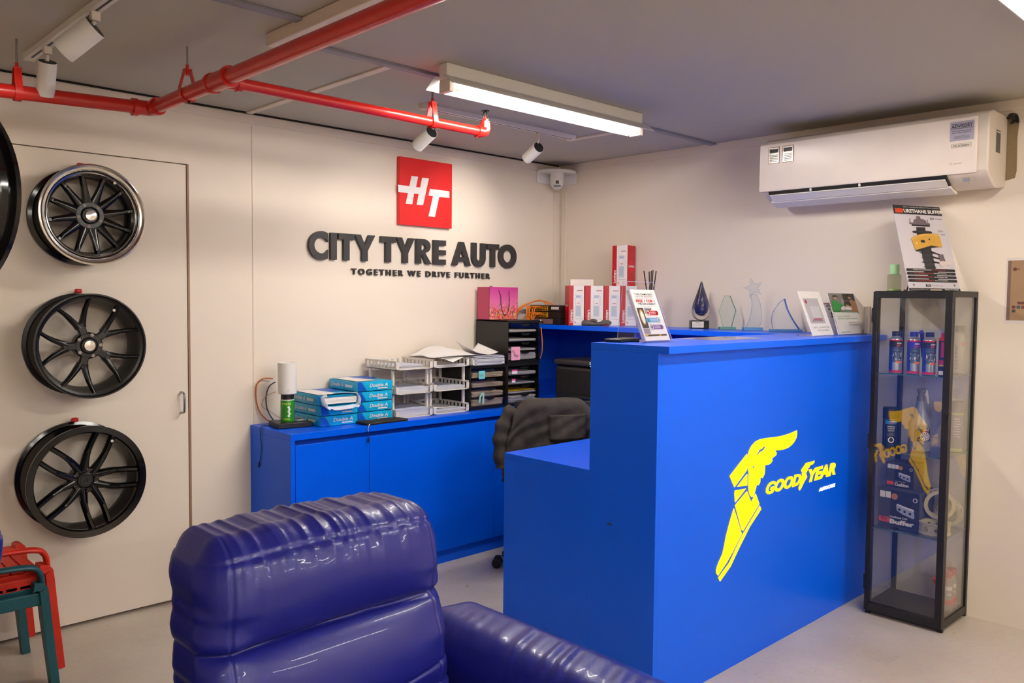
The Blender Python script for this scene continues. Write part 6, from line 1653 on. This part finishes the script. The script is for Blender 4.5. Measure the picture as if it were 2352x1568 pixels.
MB().tube([tuple(d_ * .020 + Vector((0, 0, .288))), tuple(d_ * .026 + Vector((0, 0, .262))), tuple(d_ * .034 + Vector((0, 0, .225)))], [.009, .008, .004], 10).build('trigger', mat('trigger_silver', (184, 180, 178), .3), t)
m = MB()
f0 = frame(Vector((math.cos(VA), math.sin(VA), 0)) * .0385 + Vector((0, 0, 0)), (-math.sin(VA), math.cos(VA), 0), (0, 0, 1))
m.rect(-.034, .034, .052, .108, 0, 0, f0).disc(.012, .074, .021, .0006, 1, f0).disc(.012, .074, .019, .0010, 0, f0)
for k in range(10): m.flat([(.012, .074), (.012 + .018 * math.cos(k * .628), .074 + .018 * math.sin(k * .628)), (.012 + .018 * math.cos(k * .628 + .35), .074 + .018 * math.sin(k * .628 + .35))], .0014, 1, f0)
m.text('LIQUI', f0 @ Matrix.Translation((.006, .101, .0006)), .006, .022, 1, weight=.04); m.text('MOLY', f0 @ Matrix.Translation((.006, .0935, .0006)), .006, .022, 2, weight=.04); m.rect(-.030, -.012, .060, .100, .0006, 3, f0)
m.build('label', [M_ink, M_offw, mat('lm_redtext', (214, 60, 80), .4), mat('lm_dark', (60, 60, 66), .4)], t)
t = thing('spray_can', 'taupe capped spray can with a lime band at the right of the middle shelf', 'spray can', (-.080, onx(2196, 1030, -.080).y + .003, z)); r = .028
MB().lathe([(r - .002, 0), (r, .004), (r, .175)], 36).build('can_body', mat('can_taupe', (140, 128, 118), .4), t)
MB().lathe([(r + .001, .185), (r + .001, .238), (.0001, .240)], 36).build('cap', mat('cap_taupe', (128, 116, 104), .5), t)
MB().lathe([(r + .0006, .175), (r + .0006, .186)], 36).lathe([(r + .0006, .002), (r + .0006, .016)], 36).build('lime_band', mat('lime', (178, 178, 84), .4), t)
m = MB(); 
for k in range(8): strip_print(m, r, VA - .7, VA + .2 + .1 * (k % 3), .155 - k * .012, .158 - k * .012, 0, 6, .0006)
m.build('lettering', M_offw, t)
# lower shelf boxes and rings
z = SZ[2] + .0005
M_bx = mat('box_charcoal', (70, 66, 66), .5, var=.15); M_bxt = mat('box_top', (120, 114, 112), .5)
def kit(label, cx, cy, z, w, d, h, rz, big):
    t = thing('buffer_box', label, 'box', (cx, cy, z), rz)
    MB().box(-w / 2, w / 2, -d / 2, d / 2, 0, h).build('carton', M_bx, t, bevel=.001)
    f = face_x(-w / 2, d / 2, 0); m = MB(); W2 = d
    e = .0006
    m.rect(.30 * W2, W2, .02 * h, .98 * h, e, 0, f)
    n = 2 if big else 3
    for k in range(n): m.rect(W2 * (.04 + k * .14), W2 * (.165 + k * .14), h * .76, h * .93, e * 2, 1, f)
    m.disc(W2 * (.40 if big else .52), h * .82, h * .085, e * 3, 2, f).disc(W2 * .90, h * .80, h * .06, e * 3, 1, f).disc(W2 * .90, h * .80, h * .04, e * 4, 0, f)
    def band(pts, mi, zz): m.flat([(x * W2, y * h) for x, y in pts], zz, mi, f)
    band([(.45, .62), (.60, .56), (.88, .50), (.90, .34), (.86, .30), (.60, .38), (.46, .46)], 3, e * 4)
    band([(.48, .64), (.62, .60), (.88, .55), (.88, .50), (.62, .55), (.46, .61)], 1, e * 5)
    for q in (.53, .66, .79): m.disc(W2 * q, h * (.49 - (q - .53) * .25), h * .035, e * 6, 0, f)
    m.rect(W2 * .03, W2 * .28, h * .10, h * .24, e * 2, 4, f)
    if big:
        m.text('TTC', f @ Matrix.Translation((W2 * .07, h * .13, e * 3)), h * .09, W2 * .17, 0, weight=.03); m.text('Urethane Coil', f @ Matrix.Translation((W2 * .30, h * .24, e * 3)), h * .055, W2 * .42, 1, weight=.03); m.text('Buffer', f @ Matrix.Translation((W2 * .30, h * .08, e * 7)), h * .13, W2 * .60, 1, weight=.05)
    else:
        m.text('Cushion', f @ Matrix.Translation((W2 * .32, h * .08, e * 7)), h * .14, W2 * .52, 1, weight=.05); m.text('Strut Damper', f @ Matrix.Translation((W2 * .33, h * .24, e * 3)), h * .05, W2 * .40, 1)
    m.build('printing', [M_ink, M_offw, mat('seal_amber', (190, 120, 40), .5), mat('print_silver', (160, 162, 172), .4), mat('ttc_orange', (222, 76, 34), .5)], t)
cyb = -2.372 - .095
kit('large charcoal urethane buffer box on the lowest glass shelf', -.155, -2.462, z, .19, .190, .178, 0, True)
kit('small charcoal cushion box on top of the large buffer box', -.135, -2.445, z + .1785, .13, .128, .120, 0, False)
M_ur = mat('urethane_cream', (206, 192, 150), .35, trans=.25, var=.06)
def ringm(R_, r_, h_):
    # wall with round holes: built as a curved strip with holes cut by boolean-free grid
    V = []; F = []; N = 180; M_ = 26
    def hole(a, zz):
        k = round(a / (2 * math.pi / 9)); da = (a - k * 2 * math.pi / 9) * R_
        return (da / (h_ * .20)) ** 2 + ((zz - h_ / 2) / (h_ * .22)) ** 2 < 1
    def vid(i, j, o): return o * (N * (M_ + 1)) + (i % N) * (M_ + 1) + j
    for o in (0, 1):
        for i in range(N):
            a = 2 * math.pi * i / N
            for j in range(M_ + 1):
                zz = h_ * j / M_; rr = (R_ + (.003 if (j < 3 or j > M_ - 3) else 0)) if o == 0 else r_
                V.append((rr * math.cos(a), rr * math.sin(a), zz))
    cell = {}
    for i in range(N):
        for j in range(M_): cell[(i, j)] = not hole(2 * math.pi * (i + .5) / N, h_ * (j + .5) / M_)
    for (i, j), s in cell.items():
        if not s: continue
        F.append((vid(i, j, 0), vid(i + 1, j, 0), vid(i + 1, j + 1, 0), vid(i, j + 1, 0))); F.append((vid(i, j, 1), vid(i, j + 1, 1), vid(i + 1, j + 1, 1), vid(i + 1, j, 1)))
        if not cell[((i + 1) % N, j)]: F.append((vid(i + 1, j, 0), vid(i + 1, j, 1), vid(i + 1, j + 1, 1), vid(i + 1, j + 1, 0)))
        if not cell[((i - 1) % N, j)]: F.append((vid(i, j, 0), vid(i, j + 1, 0), vid(i, j + 1, 1), vid(i, j, 1)))
        if j == M_ - 1 or not cell[(i, j + 1)]: F.append((vid(i, j + 1, 0), vid(i + 1, j + 1, 0), vid(i + 1, j + 1, 1), vid(i, j + 1, 1)))
        if j == 0 or not cell[(i, j - 1)]: F.append((vid(i, j, 0), vid(i, j, 1), vid(i + 1, j, 1), vid(i + 1, j, 0)))
    return V, F
V, F = ringm(.066, .052, .052)
o = MB().add(V, F, 0, Matrix.Rotation(.12, 4, 'Z')).build('urethane_ring', M_ur, ang=50); o.location = (-.215, -2.615, z); tag(o, 'cream urethane ring with round holes lying flat on the lowest shelf', 'ring')
V, F = ringm(.066, .052, .050)
rot = Matrix.Rotation(math.pi / 2, 4, 'X') @ Matrix.Translation((0, 0, -.025))
o = MB().add(V, F, 0, Matrix.Rotation(math.radians(32), 4, 'Z') @ Matrix.Rotation(math.radians(90), 4, 'Y')).build('urethane_ring', M_ur, ang=50); o.location = (-.165, -2.618, z + .052 + .0705); tag(o, 'cream urethane ring standing on edge on the flat ring', 'ring')
V, F = ringm(.062, .050, .046)
o = MB().add(V, F, 0, Matrix.Rotation(math.radians(90), 4, 'Y') @ Matrix.Rotation(.2, 4, 'Z')).build('urethane_ring', M_ur, ang=50); o.location = (-.070, -2.615, z + .068); tag(o, 'cream urethane ring standing against the back of the lowest shelf', 'ring')
# jars and cans on the cabinet floor
zb = .0505
def jar(label, x, y, red=True):
    t = thing('additive_jar', label, 'jar', (x, y, zb)); r = .026
    MB().lathe([(r - .002, 0), (r, .004), (r, .135), (.016, .155), (.016, .160)], 32).build('jar_body', mat('jar_grey', (150, 142, 136), .3, .4), t)
    MB().lathe([(.019, .155), (.019, .185), (.0001, .187)], 28).build('cap', mat('cap_dustyred', (176, 66, 60), .45), t)
    m = MB(); strip_print(m, r, VA - 1.2, VA + 1.2, .03, .055, 0, 12, .0006); strip_print(m, r, VA - .6, VA + .6, .10, .118, 1, 8, .0006); wrap_text('LM', r + .0008, VA, .075, .010, .02, 1, m, weight=.04)
    m.build('printed_label', [mat('label_coral', (196, 72, 62), .45), M_offw], t)
jar('red capped additive jar nearest the glass on the cabinet floor', -.140, -2.655)
jar('red capped additive jar behind the nearest one on the cabinet floor', -.078, -2.652)
jar('red capped additive jar farthest right at the back of the cabinet floor', -.050, -2.600)
t = thing('funnel', 'small red funnel half hidden behind the front post of the cabinet', 'funnel', (-.225, -2.648, zb))
MB().lathe([(.004, 0), (.006, .10), (.026, .150), (.030, .165), (.028, .165), (.024, .150), (.004, .102)], 28).build('funnel_body', M_redp, t)

# ================================================================ sheet on the right wall
t = thing('wall_notice', 'framed brown printed notice taped to the right wall at the photo edge', 'notice', (0, -2.9, 1.56))
f = face_x(-.0008, -2.811, 1.405); m = MB().rect(0, .21, 0, .301, 0, 0, f)
def grad():
    m_ = mat('notice_brown', (152, 122, 92), .5, var=.18, nscale=9); return m_
m.rect(.008, .202, .014, .288, .0006, 1, f).rect(.008, .022, .014, .288, .0009, 5, f).disc(.037, .248, .0085, .0012, 2, f).rect(.046, .058, .246, .250, .0012, 2, f)
m.rect(.052, .18, .088, .100, .0012, 2, f)
for k in range(4): m.rect(.030 + k * .019, .045 + k * .019, .068, .082, .0012, 3 if k % 2 else 2, f)
m.rect(.030, .045, .052, .064, .0012, 4, f)
m.build('sheet', [mat('sheet_white', (220, 210, 204), .5), grad(), mat('notice_maroon', (98, 56, 46), .5), mat('notice_slate', (66, 76, 86), .5), mat('notice_olive', (60, 62, 50), .5), mat('notice_shadebrown', (116, 92, 80), .5)], t, world=True)
# ================================================================ wheel cut by the left edge
wt = thing('alloy_wheel', 'large black wheel rim cut off by the left edge of the photo', 'wheel rim', (-3.922, -1.72, 1.716), math.radians(-62))
Wm = Matrix(((1, 0, 0, 0), (0, 0, -1, 0), (0, 1, 0, 0), (0, 0, 0, 1))); R = .245; D = .20
MB().lathe([(R, .0), (R, .012), (R - .014, .016), (R - .016, .035), (R - .036, .065), (R - .036, D - .09), (R - .018, D - .045), (R - .014, D - .016), (R - .001, D - .012), (R, D), (R - .006, D), (R - .012, D - .008), (R - .022, D - .012), (R - .026, D - .05), (R - .042, D - .09), (R - .042, .065), (R - .022, .035), (R - .020, .008), (R - .006, .0)], 72, 0, Wm, closed=True).build('barrel', M_gloss, wt, ang=25)
for k in range(10):
    a_ = k * .628; MB().tube([tuple(Wm @ Vector((.05 * math.cos(a_), .05 * math.sin(a_), D - .05))), tuple(Wm @ Vector(((R - .024) * math.cos(a_), (R - .024) * math.sin(a_), D - .03)))], [.011, .007], 8).build('spoke', M_gloss, wt)
MB().lathe([(.06, D - .09), (.06, D - .05), (.03, D - .045), (.0001, D - .045)], 32, 0, Wm).build('hub', M_gloss, wt)
wp = thing('wheel_hanger', 'slim black rod hanging the cut off wheel rim from the ceiling at the left edge', 'hanger', (-3.945, -1.765, 1.95))
MB().cyl((0, 0, 0), (0, 0, H - 1.95), .006, 12).build('rod', M_blackm, wp)
MB().cyl((0, 0, H - 1.955), (0, 0, H - 1.951), .03, 20).build('ceiling_plate', M_blackm, wp)
